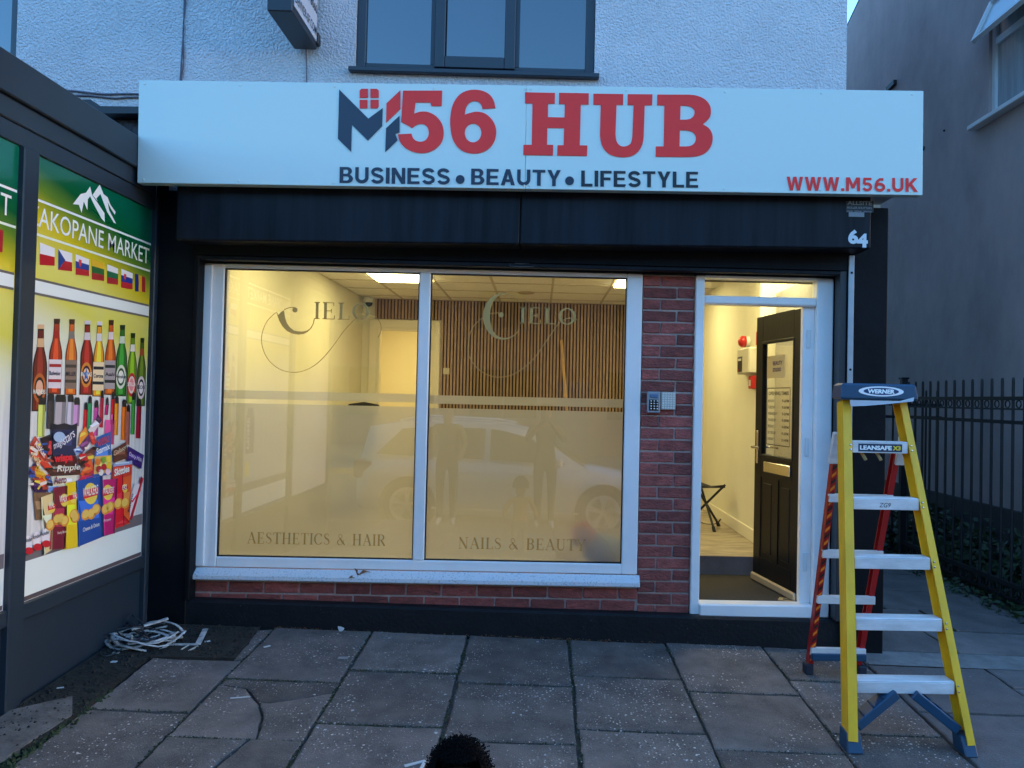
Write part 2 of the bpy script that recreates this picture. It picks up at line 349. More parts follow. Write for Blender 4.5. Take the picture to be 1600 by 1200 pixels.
def speck(m, lay):                             # pale aggregate showing in worn concrete
    n = m.node_tree.nodes; l = m.node_tree.links; b = n['Principled BSDF']
    oi = n.new('ShaderNodeObjectInfo'); tc = n.new('ShaderNodeTexCoord'); sc_ = n.new('ShaderNodeVectorMath'); sc_.operation = 'SCALE'; sc_.inputs[0].default_value = (13, 29, 7); l.new(oi.outputs['Random'], sc_.inputs['Scale'])
    ad = n.new('ShaderNodeVectorMath'); ad.operation = 'ADD'; l.new(tc.outputs['Object'], ad.inputs[0]); l.new(sc_.outputs[0], ad.inputs[1])
    for scale, t0, t1, keep, lo, hi, amt, colr in lay:
        src = b.inputs['Base Color'].links[0].from_socket
        vo = n.new('ShaderNodeTexVoronoi'); vo.inputs['Scale'].default_value = scale; l.new(ad.outputs[0], vo.inputs['Vector'])
        cr = n.new('ShaderNodeMapRange'); cr.inputs[1].default_value = t0; cr.inputs[2].default_value = t1; cr.inputs[3].default_value = 1; cr.inputs[4].default_value = 0; l.new(vo.outputs['Distance'], cr.inputs[0])
        no = n.new('ShaderNodeTexNoise'); no.inputs['Scale'].default_value = 2.2; l.new(ad.outputs[0], no.inputs['Vector'])
        mr = n.new('ShaderNodeMapRange'); mr.inputs[1].default_value = lo; mr.inputs[2].default_value = hi; l.new(no.outputs[0], mr.inputs[0])
        wn = n.new('ShaderNodeMath'); wn.operation = 'GREATER_THAN'; wn.inputs[1].default_value = 1-keep
        sp = n.new('ShaderNodeSeparateColor'); l.new(vo.outputs['Color'], sp.inputs[0]); l.new(sp.outputs[0], wn.inputs[0])
        m1 = n.new('ShaderNodeMath'); m1.operation = 'MULTIPLY'; l.new(cr.outputs[0], m1.inputs[0]); l.new(wn.outputs[0], m1.inputs[1])
        m2 = n.new('ShaderNodeMath'); m2.operation = 'MULTIPLY'; l.new(m1.outputs[0], m2.inputs[0]); l.new(mr.outputs[0], m2.inputs[1])
        m3 = n.new('ShaderNodeMath'); m3.operation = 'MULTIPLY'; m3.inputs[1].default_value = amt; l.new(m2.outputs[0], m3.inputs[0])
        mx = n.new('ShaderNodeMix'); mx.data_type = 'RGBA'; l.new(m3.outputs[0], mx.inputs[0]); l.new(src, mx.inputs[6]); mx.inputs[7].default_value = (*colr, 1)
        l.new(mx.outputs[2], b.inputs['Base Color'])
    return m
def slab_mat():
    m = mat('concrete_slab', (.145, .118, .105), .85, var=.45, vscale=5, bump=1.0, bscale=150, rnd=.30, detail=10)
    pale = (.72, .64, .56)
    return speck(m, [(150, .2, .4, .5, .3, .5, .22, pale), (62, .20, .30, .38, .46, .58, .9, pale), (26, .13, .19, .4, .46, .56, .95, pale), (60, .2, .4, .4, .4, .6, .6, (.03, .025, .022)), (8, .035, .05, .5, .35, .5, .6, (.05, .042, .04))])
SLAB = slab_mat()
speck(PLINTH, [(28, .05, .16, .3, .5, .62, .35, (.22, .2, .19)), (90, .1, .3, .3, .5, .6, .3, (.2, .18, .17))])
SLAB2 = speck(mat('alley_concrete', (.15, .12, .108), .85, var=.3, vscale=4, bump=.6, bscale=110, rnd=.2, detail=9), [(170, .18, .34, .4, .4, .6, .35, (.7, .55, .45)), (40, .10, .16, .15, .45, .6, .6, (.7, .55, .45))])
# ================================================================== ground
def sheet(mb, x0, x1, y0, y1, z, nx=1):
    P = [(x0, y0), (x1, y0), (x1, y1), (x0, y1)]
    mb.add([(x, y, gz(x, y)+z) for x, y in P], [(0, 1, 2, 3)])
mb = MB(); sheet(mb, -60, 60, -5.35, 0, -.035); sheet(mb, -60, 60, 0, 60, -.035)
struct('ground', mb, SOIL)
PAVE = obj('pavement', (lambda m: (sheet(m, -2.1, 14, -5.2, -.06, -.022), m)[1])(MB()), mat('joint_sand', (.085, .072, .058), .95, var=.6, vscale=30, bump=.9, bscale=120), kind='structure')
ALLEY = obj('alley_path', (lambda m: (sheet(m, 2.02, 3.74, -.058, 9, -.022), m)[1])(MB()), MATS['joint_sand'], kind='structure')
def slab(poly, parent, m, h=.05, ch=.007, j=.0045, name='paving_slab'):
    e_ = []
    for (ax_, ay_), (bx_, by_) in zip(poly, poly[1:]+poly[:1]):
        k_ = max(1, int(math.hypot(bx_-ax_, by_-ay_)/.045))
        e_ += [(ax_+(bx_-ax_)*i/k_+(random.uniform(-.003, .003) if i else 0), ay_+(by_-ay_)*i/k_+(random.uniform(-.003, .003) if i else 0)) for i in range(k_)]
    poly = e_
    mbs = MB(); n = len(poly); cx = sum(p[0] for p in poly)/n; cy = sum(p[1] for p in poly)/n
    dz = random.uniform(-.004, .004); tx = random.uniform(-.006, .006); ty = random.uniform(-.006, .006)
    def ins(d):
        out = []
        for x, y in poly:
            L = math.hypot(x-cx, y-cy); k = max(0, (L-d*1.4)/L); out.append((cx+(x-cx)*k, cy+(y-cy)*k))
        return [(x+random.uniform(-.0025, .0025), y+random.uniform(-.0025, .0025)) for x, y in out]
    Z = lambda x, y: gz(x, y)+dz+tx*(x-cx)+ty*(y-cy)
    a = ins(j); b = ins(j+ch)
    vs = [(x, y, Z(x, y)-h) for x, y in a]+[(x, y, Z(x, y)-ch*.6) for x, y in a]+[(x, y, Z(x, y)) for x, y in b]
    fs = [(i, (i+1) % n, n+(i+1) % n, n+i) for i in range(n)]+[(n+i, n+(i+1) % n, 2*n+(i+1) % n, 2*n+i) for i in range(n)]+[tuple(range(2*n, 3*n))]
    mbs.add(vs, fs); return obj(name, mbs, m, parent)
XC = [-2.1, -1.61, -1.01, -.41, .215, .83, 1.44, 2.0, 2.72, 3.33, 3.94, 4.55]
ROW0 = [-.60, -.83, -.656, -.766, -.62, -.762, -.562, -.30, -.56, -.7, -.62]
def jit(): return random.uniform(-.006, .006)
for c in range(len(XC)-1):
    x0, x1 = XC[c]+.003, XC[c+1]-.003; y1 = -.07 if c else -.60
    y = ROW0[c] if c else -1.21
    while y1 > -5.1 and c < 9 or y1 > -2.6:
        w = jit()
        if c == 1 and -1.5 < y < -1.4:        # the slab that has cracked in three
            p, q = (-1.50, -.93), (-1.23, -1.17)
            for poly in ([(x0, y1), (x1, y1), (x1, -.95), (-1.29, -1.088), (-1.335, -1.085), (-1.46, -.93), (x0, -.90)],
                         [(x0, -.903), (-1.463, -.934), (-1.338, -1.09), (-1.272, -1.22), (-1.215, y), (x0, y)],
                         [(x1, -.953), (-1.288, -1.092), (-1.332, -1.09), (-1.268, -1.22), (-1.211, y), (x1, y)]):
                slab([(a, b) for a, b in poly], PAVE, SLAB, ch=.006, j=.003)
        elif c == 1 and y < -1.9 and y > -2.2:
            slab([(x0, y1), (-1.25, y1), (-1.32, y1-.3), (-1.28, y), (x0, y)], PAVE, SLAB, j=.003); slab([(-1.24, y1), (x1, y1), (x1, y), (-1.27, y), (-1.31, y1-.3)], PAVE, SLAB, j=.003)
        else: slab([(x0+jit(), y1-.004), (x1+jit(), y1-.004), (x1+jit(), y+.004+w), (x0+jit(), y+.004+w)], PAVE, SLAB if c < 7 else SLAB2)
        y1 = y; y -= .61
# slab left of the first full one, beside the dark soil patch
slab([(-1.70, -.12), (-1.615, -.1), (-1.615, -.59), (-1.66, -.59)], PAVE, SLAB)
ya = -.06; rows = [.42, .95, 1.55, 2.2, 3.0, 3.9]
for i, y in enumerate(rows):
    xm = 2.70 + .25*(i % 2)
    slab([(2.2, ya+.01), (xm, ya+.01), (xm, y), (2.2, y)], ALLEY, SLAB2); slab([(xm+.006, ya+.01), (3.72, ya+.01), (3.72, y), (xm+.006, y)], ALLEY, SLAB2); ya = y
mb = MB(); sheet(mb, 2.02, 5, -.30, -.075, .003); struct('concrete_strip', mb, mat('pale_concrete', (.2, .18, .165), .9, var=.3, vscale=8, bump=.6, bscale=60))
# kerb, road, far pavement
KERB = struct('kerb', (lambda m: m.add([(x, y, gz(x, -5.3)+z) for x in (-60, 60) for y, z in ((-5.2, -.3), (-5.2, .004), (-5.33, .0), (-5.35, -.02), (-5.35, -.3))], [(0, 1, 6, 5), (1, 2, 7, 6), (2, 3, 8, 7), (3, 4, 9, 8)]))(MB()), mat('kerb_stone', (.18, .17, .16), .85, var=.2, vscale=6))
mb = MB(); mb.add([(-60, -5.34, gz(-60, -5.3)-.13), (60, -5.34, gz(60, -5.3)-.13), (60, -11.5, gz(60, -5.3)-.1), (-60, -11.5, gz(-60, -5.3)-.1)], [(0, 1, 2, 3)]); struct('road', mb, ASPH)
mb = MB(); mb.add([(-60, -11.5, gz(-60, -5.3)+.02), (60, -11.5, gz(60, -5.3)+.02), (60, -60, gz(60, -5.3)+.3), (-60, -60, gz(-60, -5.3)+.3)], [(0, 1, 2, 3)]); struct('far_pavement', mb, SLAB2)
# ================================================================== the shop building
SHOP = thing('shop_building', 'white roughcast shop with lit front window, brick pier and open black door', 'building', (0, 0, 0))
def P(name, mb, m, parent=SHOP, **k): return obj(name, mb, m, parent, **k)
def wall_with_hole(x0, x1, z0, z1, y0, y1, hx0, hx1, hz0, hz1):
    m = MB(); m.box(x0, hx0, y0, y1, z0, z1); m.box(hx1, x1, y0, y1, z0, z1); m.box(hx0, hx1, y0, y1, z0, hz0)
    if hz1 < z1: m.box(hx0, hx1, y0, y1, hz1, z1)
    return m
HT = 6.2
m = MB()                                       # upper wall with two window openings
m.box(-8, -4.7, 0, .25, 2.95, HT); m.box(-3.39, -1.235, 0, .25, 2.42, HT); m.box(.31, 1.95, 0, .25, 2.42, HT)
m.box(-1.235, .31, 0, .25, 2.42, 3.585); m.box(-1.235, .31, 0, .25, 4.75, HT); m.box(-4.7, -3.39, 0, .25, 2.95, 3.45); m.box(-4.7, -3.39, 0, .25, 4.75, HT)
P('rendered_wall', m, RENDER)
m = MB(); m.box(1.951, 2.15, .02, 9, -.1, 2.41); m.box(1.72, 1.949, .251, 9, 2.75, HT); m.box(-8, -7.8, .25, 9, 0, HT); m.box(-7.8, 1.72, 8.8, 9, 0, HT)
P('side_wall', m, mat('grey_side_render', (.3, .3, .31), .85, var=.1))
m = MB(); m.poly([(-8.1, -.25, HT), (-8.1, 4.5, HT+3.2), (-8.1, 9.25, HT)], t=(10.3, 0, 0)); P('roof', m, mat('slate', (.07, .075, .085), .7, var=.2, vscale=20))
m = MB(); m.box(-2.42, 1.95, -.02, .25, 2.312, 2.415); P('lintel', m, BLACK)
# black pilasters either side
m = MB(); m.box(1.93, 2.185, -.12, .0, -.1, 2.75, c=.006); P('pilaster', m, BLACK)
m = MB(); m.box(-2.415, -2.165, -.09, .0, -.05, 2.75, c=.006); P('pilaster', m, BLACK)
m = MB(); m.box(-2.42, -2.186, .001, .25, -.05, 2.31); m.box(1.885, 1.95, .001, .25, -.05, 2.31); P('jamb', m, BLACK)
# plinth: follows the sloping pavement
m = MB(); pts = [(-2.165, .195), (-1.2, .18), (0, .162), (1.0, .146), (1.93, .135)]; vs = []
for x, z in pts: vs += [(x, -.085, -.12), (x, -.085, z-.012), (x, -.07, z), (x, .24, z)]
m.add(vs, [(i*4+k, i*4+k+1, i*4+k+5, i*4+k+4) for i in range(4) for k in range(3)]); P('plinth', m, PLINTH)
# ---- brickwork: mortar core, then every brick
BH, BL, JT = .065, .215, .010
BRM = []
for L in (BL, .1025, .16, .06):
    var = []
    for k in range(4):
        q = MB(); w = L/2; r = lambda: random.uniform(-.0025, .0025)
        q.hull8([(x+r(), y+r(), z+r()) for z in (0, BH) for y in (-.05, .05) for x in (-w, w)], .004); var.append(mesh_of(q, 'brick', BRICK, Vector()))
    BRM.append((L, var))
def brick(L, x, z, parent, y=.05):
    best = min(BRM, key=lambda b: abs(b[0]-L)); o = inst('brick', random.choice(best[1]), (x, y+random.uniform(-.002, .002), z), parent); o.scale.x = L/best[0]
m = MB(); m.box(.655, .985, .008, .24, .13, 2.31); PIER = P('brick_pier', m, MORTAR)
z = 2.31-.0735; k = 0
while z > .12:
    if k % 2 == 0: brick(.108, .655+.056, z, PIER); brick(.212, .655+.12+.104, z, PIER)
    else: brick(.212, .655+.108, z, PIER); brick(.106, .655+.224+.053, z, PIER)
    z -= .0755; k += 1
m = MB(); m.box(-2.165, .654, .008, .24, .13, .36); RISER = P('brick_stall_riser', m, MORTAR)
for r_, z in enumerate((.302, .2265, .151)):
    x = -2.165 + (.0 if r_ % 2 else -.11)
    while x < .65:
        a = max(x, -2.165); b = min(x+BL, .652)
        if b-a > .04: brick(b-a, (a+b)/2, z, RISER)
        x += BL+JT
# ---- shop window
m = MB(); WZ0, WZ1 = .385, 2.31
m.box(-2.184, -2.02, -.015, .07, WZ0, WZ1, c=.006); m.box(.548, .648, -.015, .07, WZ0, WZ1, c=.006)
m.box(-2.02, .548, -.0145, .07, 2.283, WZ1, c=.004); m.box(-2.02, .548, -.0145, .07, WZ0, .452, c=.006)
m.box(-.781, -.709, -.018, .068, .452, 2.283, c=.006)
m.box(-2.178, -2.09, -.03, -.0155, WZ0+.01, WZ1-.01, c=.004)          # outer bead on the left jamb
SW = P('shop_window', m, UPVC)
for a, b in ((-2.02, -.781), (-.709, .548)):
    g = MB(); g.box(a-.004, b+.004, .016, .022, .446, 2.289); P('window_pane', g, CLEAR, SW)
    q = MB()
    for x0, x1, z0, z1 in ((a-.004, a+.007, .452, 2.283), (b-.007, b+.004, .452, 2.283), (a+.007, b-.007, .452, .459), (a+.007, b-.007, 2.276, 2.283)): q.box(x0, x1, -.004, .0155, z0, z1)
    P('gasket', q, mat('black_gasket', (.006, .006, .006), .6), SW)
m = MB(); m.box(-2.163, .662, -.066, .0, .316, .35, c=.006); m.add([(x, y, z) for x in (-2.163, .662) for y, z in ((-.06, .3505), (-.016, .384), (-.016, .3505))], [(0, 1, 4, 3), (0, 2, 1), (3, 4, 5), (1, 2, 5, 4), (0, 3, 5, 2)])
SILL = mat('weathered_upvc_sill', (.70, .72, .74), .45, var=.3, vscale=90, col2=(.34, .33, .32)); SILL.node_tree.nodes['Color Ramp'].color_ramp.elements[0].position = .55
P('sill', m, SILL, SW)
# frosted film: lower sheet and the band above it
FILM = bpy.data.materials.new('frosted_film'); FILM.use_nodes = True; n = FILM.node_tree.nodes; l = FILM.node_tree.links; n.clear()
tl = n.new('ShaderNodeBsdfTranslucent'); tl.inputs[0].default_value = (.58, .60, .66, 1)
df = n.new('ShaderNodeBsdfDiffuse'); df.inputs[0].default_value = (.55, .55, .55, 1)
rf = n.new('ShaderNodeBsdfRefraction'); rf.inputs['Roughness'].default_value = .4; rf.inputs['IOR'].default_value = 1.12; rf.inputs[0].default_value = (.66, .65, .63, 1)
mx = n.new('ShaderNodeMixShader'); mx.inputs[0].default_value = .42; l.new(tl.outputs[0], mx.inputs[1]); l.new(rf.outputs[0], mx.inputs[2])
mx2 = n.new('ShaderNodeMixShader'); mx2.inputs[0].default_value = .10; l.new(mx.outputs[0], mx2.inputs[1]); l.new(df.outputs[0], mx2.inputs[2])
oo = n.new('ShaderNodeOutputMaterial'); l.new(mx2.outputs[0], oo.inputs[0])
for a, b, t in ((-2.018, -.783, 0), (-.707, .546, -.004)):
    for z0, z1 in ((.454, 1.424+t), (1.452+t, 1.506+t)):
        q = MB(); q.quad((a, .0245, z0), (b, .0245, z0), (b, .0245, z1), (a, .0245, z1)); P('frosted_film', q, FILM, SW)
GY = .0145                                     # lettering sits on the outer face of the glass
def win(u, v): return atY(u, v, GY)
def zL(x, y): return win(400+x/7.2727, 440+y/7.2727)
def zR(x, y): return win(720+x/7.2727, 440+y/7.2727)
def polyline(mb, pts, w, ex=EX, ez=EZ):
    o = pts[0]; stroke(mb, [((p-o).dot(ex), (p-o).dot(ez)) for p in pts], w, o, ex, ez)
def smooth_pts(pts, n=4):
    out = []
    for i in range(len(pts)-1):
        p0, p1, p2, p3 = [Vector(pts[max(0, min(len(pts)-1, i+k))]) for k in (-1, 0, 1, 2)]
        for j in range(n):
            t = j/n; out.append(.5*((2*p1)+(p2-p0)*t+(2*p0-5*p1+4*p2-p3)*t*t+(3*p1-p0-3*p2+p3)*t**3))
    return out+[Vector(pts[-1])]
m = MB()
outer = [(245, 385), (262, 440), (300, 510), (350, 560), (410, 590), (480, 602), (540, 595), (590, 570), (630, 530), (655, 480), (667, 425)]
inner = [(658, 425), (645, 480), (615, 530), (575, 558), (530, 568), (480, 566), (430, 555), (385, 520), (350, 470), (330, 410), (322, 350), (318, 325), (285, 345)]
m.poly([zL(*p) for p in outer+inner])
polyline(m, smooth_pts([zL(*p) for p in ((318, 322), (350, 305), (400, 293), (440, 295))]), .005)
c0 = zL(443, 322); m.poly([c0+Vector((cos(a*pi/8)*.0165, 0, sin(a*pi/8)*.0165)) for a in range(16)])
polyline(m, smooth_pts([zL(*p) for p in ((248, 395), (235, 352), (180, 390), (120, 460), (80, 550), (62, 640), (70, 730), (100, 820), (150, 900), (220, 965), (300, 1008), (400, 1030), (500, 1025), (600, 990), (700, 925), (800, 825), (900, 700), (1000, 560), (1110, 440), (1180, 380), (1250, 365), (1320, 375), (1380, 420), (1415, 480), (1420, 560), (1385, 640))]), .0042)
serif(m, 'IELO', zL(655, 424), EX, EZ, (zL(1285, 430)-zL(655, 424)).x, .108)
P('lettering', m, GOLD, SW)
m = MB(); crescent = []
for i in range(33):
    a = radians(35+i*(325-35)/32); crescent.append((480+228*cos(a), 395-265*sin(a)))
inn = []
for i in range(33):
    a = radians(325-i*(325-35)/32); inn.append((498+(205 if abs(cos(a)) < .3 else 205-40*max(0, -cos(a)))*cos(a), 392-(248)*sin(a)))
m.poly([zR(*p) for p in crescent+inn])
polyline(m, [zR(335, 362), zR(430, 352)], .005); c0 = zR(458, 377); m.poly([c0+Vector((cos(a*pi/8)*.0165, 0, sin(a*pi/8)*.0165)) for a in range(16)])
polyline(m, smooth_pts([zR(*p) for p in ((255, 425), (230, 425), (150, 500), (105, 590), (85, 700), (90, 830), (150, 940), (240, 1025), (350, 1075), (450, 1085), (550, 1070), (640, 1030), (740, 960), (850, 850), (960, 690), (1050, 560), (1120, 470), (1200, 420), (1290, 420), (1340, 440))]), .0042)
serif(m, 'IELO', zR(665, 474), EX, EZ, (zR(1305, 484)-zR(665, 474)).x, .105)
P('lettering', m, GOLD, SW)
for s, a, b, h in (('AESTHETICS & HAIR', (386, 849), (602, 852), .072), ('NAILS & BEAUTY', (716, 857), (915, 861), .072)):
    p, q = win(*a), win(*b); W_ = lambda t: sum(GL[c][0] for c in t)+.1*(len(t)-1); k_ = (q.x-p.x)/W_(s); x_ = 0
    for wd in s.split():
        m = MB(); serif(m, wd, p+EX*x_*k_, EX, EZ, W_(wd)*k_, h); P('lettering', m, GOLD, SW); x_ += W_(wd)+.1+GL[' '][0]+.1
# ---- door frame with toplight
m = MB(); DZ0 = .135
m.box(.992, 1.048, -.02, .07, DZ0, 2.31, c=.006); m.box(1.775, 1.882, -.02, .07, DZ0, 2.31, c=.006)
m.box(1.048, 1.775, -.019, .069, 2.127, 2.182, c=.01); m.box(1.048, 1.775, -.018, .068, 2.296, 2.31); m.box(1.048, 1.775, -.045, .069, DZ0, .215, c=.008)
m.box(1.700, 1.7745, .02, .068, .215, 2.127, c=.004)
DF = P('door_frame', m, UPVC)
g = MB(); g.box(1.046, 1.777, .02, .026, 2.18, 2.298); P('toplight_pane', g, CLEAR, DF)
for zc in (.48, 1.22, 1.92):
    q = MB(); q.box(1.722, 1.748, .012, .0195, zc-.06, zc+.06, c=.003); P('hinge', q, WHITEP, DF)
# door leaf, swung inwards about its right-hand stile
HX, HY = 1.728, .075; FXp, FYp = 1.618, .725
dx = Vector((FXp-HX, FYp-HY, 0)); DW = dx.length; dx.normalize(); dn = Vector((dx.y, -dx.x, 0))  # dn points to the outside face (towards -x ... camera side)
if dn.dot(Vector((-1, -.3, 0))) < 0: dn = -dn
DZ = .205; DH = 1.925
def dl(mb, a0, a1, n0, n1, z0, z1, c=.0, mi=0):
    A = Vector((HX, HY, DZ)); Pp = [A+dx*a+dn*nn+EZ*z for z in (z0, z1) for nn in (n0, n1) for a in (a0, a1)]
    if c: mb.hull8(Pp, c, mi)
    else: mb.add(Pp, [(0, 2, 3, 1), (4, 5, 7, 6), (0, 1, 5, 4), (2, 6, 7, 3), (0, 4, 6, 2), (1, 3, 7, 5)], mi)
m = MB(); st = .105
dl(m, 0, st, -.016, .016, 0, DH, .004); dl(m, DW-st, DW, -.016, .016, 0, DH, .004)
dl(m, st, DW-st, -.0155, .0155, 0, .18); dl(m, st, DW-st, -.0155, .0155, .76, .92); dl(m, st, DW-st, -.0155, .0155, DH-.2, DH)
dl(m, st, DW-st, -.009, .009, .18, .76); dl(m, DW/2-.035, DW/2+.035, -.0153, .0153, .18, .76)
for a0, a1 in ((st, DW/2-.035), (DW/2+.035, DW-st)): dl(m, a0+.03, a1-.03, -.0135, .0135, .22, .72, .005)
for a0, a1, z0, z1 in ((st-.012, st+.008, .91, DH-.19), (DW-st-.008, DW-st+.012, .91, DH-.19), (st, DW-st, .905, .925), (st, DW-st, DH-.205, DH-.185)): dl(m, a0, a1, -.020, .020, z0, z1, .004)
DOOR = P('door', m, BLKDOOR, label='black panelled front door standing open')
g = MB(); dl(g, st-.002, DW-st+.002, -.004, .004, .915, DH-.195); P('door_pane', g, CLEAR, DOOR)
for sgn in (1, -1):
    q = MB(); A = Vector((HX, HY, DZ)); b0 = A+dx*(DW-.05)+dn*.016*sgn+EZ*.97
    dl(q, DW-.066, DW-.034, .016*sgn, .024*sgn, .85, 1.09, .003); q.tube([b0+dn*.0*sgn, b0+dn*.05*sgn, b0+dn*.055*sgn-dx*.02, b0+dn*.055*sgn-dx*.13], .009, 8); P('handle', q, CHROME, DOOR, smooth=False)
q = MB(); dl(q, .12, DW-.16, .0158, .026, .80, .875, .004); P('letter_plate', q, CHROME, DOOR)
q = MB(); dl(q, .01, DW-.005, .0162, .04, .0, .055, .01); P('weather_bar', q, mat('brass_weather_bar', (.6, .5, .36), .35, metal=.5), DOOR)
m = MB()                                       # opening times notice and small poster on the door pane
def dpt(a, z): return Vector((HX, HY, DZ))+dx*a+dn*.0052+EZ*z
ea, eb = dpt(DW-st-.06, 0), dpt(st+.06, 0); dxx = -dx; wN = (eb-ea).length; s0 = dpt(DW-st-.06, 1.0)
for z in (0, .40): stroke(m, [(0, z), (wN, z)], .006, s0, dxx, EZ)
for x in (0, wN): stroke(m, [(x, 0), (x, .40)], .006, s0, dxx, EZ)
put_text(m, 'OPENING TIMES', s0+dxx*.02+EZ*.35, dxx, EZ, wN-.04, .026, .02)
for i, (d, t) in enumerate((('MONDAY', '9-6PM'), ('TUESDAY', '9-6PM'), ('WEDNESDAY', '9-6PM'), ('THURSDAY', '9-8PM'), ('FRIDAY', '9-8PM'), ('SATURDAY', '9-6PM'), ('SUNDAY', '10-4PM'))):
    put_text(m, d, s0+dxx*.015+EZ*(.30-.045*i), dxx, EZ, .02*len(d)*.75, .02, .01); put_text(m, t, s0+dxx*(wN-.11)+EZ*(.30-.045*i), dxx, EZ, .095, .02, .01)
P('opening_times_notice', m, mat('notice_ink', (.05, .035, .02), .5), DOOR)
m = MB(); s1 = dpt(DW-st-.05, 1.47); wP = .26
m.poly([s1, s1+dxx*wP, s1+dxx*wP+EZ*.16, s1+EZ*.16]); P('poster', m, mat('poster_paper', (.62, .5, .26), .6), DOOR)
m = MB(); s1 = s1+dn*.002
put_text(m, 'BEAUTY', s1+dxx*.09+EZ*.09, dxx, EZ, .14, .03, .02); put_text(m, 'STUDIO', s1+dxx*.09+EZ*.045, dxx, EZ, .12, .028, .02); P('poster_print', m, mat('poster_ink', (.1, .03, .12), .5), DOOR)
# ---- upper windows
def casement_window(x0, x1, z0, z1, lights, nm, lab):
    m = MB(); y0, y1 = .03, .10
    m.box(x0, x0+.06, y0, y1, z0, z1, c=.004); m.box(x1-.06, x1, y0, y1, z0, z1, c=.004); m.box(x0+.06, x1-.06, y0+.001, y1, z0, z0+.06, c=.004); m.box(x0+.06, x1-.06, y0+.001, y1, z1-.06, z1, c=.004)
    for a, b, op in lights[:-1]: m.box(b, b+.045, y0+.002, y1, z0+.06, z1-.06)
    w = P(nm, m, DARKFRAME, label=lab)
    for a, b, op in lights:
        e = 0
        if op:
            q = MB(); e = .05
            q.box(a-.018, a+e, y0-.025, y0+.0, z0+.035, z1-.035, c=.004); q.box(b-e, b+.018, y0-.025, y0, z0+.035, z1-.035, c=.004); q.box(a+e, b-e, y0-.0245, y0, z0+.035, z0+.06+e, c=.004); q.box(a+e, b-e, y0-.0245, y0, z1-.06-e, z1-.035, c=.004)
            P('sash', q, DARKFRAME, w)
        g = MB(); g.box(a, b, .055, .061, z0+.05, z1-.05); P('window_pane', g, SKYGL, w)
    q = MB(); q.box(x0-.03, x1+.03, -.045, .029, z0-.025, z0+.006, c=.005); P('sill', q, DARKFRAME, w)
casement_window(-1.235, .31, 3.585, 4.75, [(-1.175, -.755, 0), (-.71, -.225, 1), (-.18, .25, 0)], 'upper_window', 'dark grey three light window above the sign')
casement_window(-4.7, -3.39, 3.45, 4.75, [(-4.64, -4.1, 0), (-4.05, -3.45, 0)], 'upper_window', 'dark grey window above the grocery roof')
# ================================================================== interior
FZ, CZ, YB, XL, XR = .33, 2.69, 4.55, -2.22, 1.82
m = MB(); m.box(XL, 1.0, .245, .86, .2, FZ); m.box(XL, XR, .86, YB+3, .2, FZ); FLOOR = struct('room_floor', m, VINYL)
m = MB(); m.box(1.001, 2.1, .07, .845, .15, .2); struct('entrance_floor', m, MATT)
m = MB(); m.box(1.0, XR, .845, .859, .2, .328); m.box(1.0, XR, .84, .86, .3285, .338); obj('step', m, mat('grey_step', (.26, .22, .2), .6, var=.15, vscale=10), FLOOR)
m = MB(); m.box(XL-.12, XL, .25, YB, .2, CZ+.2); struct('wall_left', m, CREAM)
m = MB(); m.box(XR, XR+.12, 1.38, YB, .2, CZ+.2); m.box(XR+.121, 2.3, 1.38, 1.5, .15, CZ+.2); m.box(2.1, 2.2, .251, 1.379, .15, CZ+.2); WR = struct('wall_right', m, CREAM)
m = MB(); m.box(-1.36, XR, YB, YB+.1, .2, CZ+.2); m.box(XL, -2.03, YB, YB+.1, .2, CZ+.2); m.box(-2.03, -1.36, YB, YB+.1, 2.33, CZ+.2); struct('wall_back', m, CREAM)
m = MB(); m.box(XL-.4, -2.6, YB+.1, YB+3, .2, 2.8); m.box(-.9, -.8, YB+.1, YB+3, .2, 2.8); m.box(-2.6, -.9, YB+2.4, YB+2.5, .2, 2.8); m.box(-2.7, -.8, YB+.1, YB+2.5, 2.6, 2.8); struct('wall_back_room', m, CREAM)
m = MB(); m.box(XR-.018, XR, 1.379, YB, FZ, FZ+.11, c=.006); obj('skirting', m, TRIM, WR)
m = MB(); m.box(XL-.12, 2.3, .25, YB+.1, CZ+.12, CZ+.3); CEIL = struct('room_ceiling', m, mat('ceiling_void', (.4, .36, .28), .9))
gx = [XL, -1.72, -1.115, -.51, .115, .735, 1.34, 2.1]; gy = [.25, .85, 1.45, 2.05, 2.65, 3.25, 3.85, YB]
gy = [.25, .62, 1.22, 1.82, 2.42, 3.02, 3.62, 4.22, YB]
LIT = {(1, 4), (5, 4), (1, 1), (6, 1)}  # last two panels are added out of view to brighten film and hall
EMI = emis('led_panel', (1.0, .86, .38), 1.55)
LAMP = None
tile_me = {}
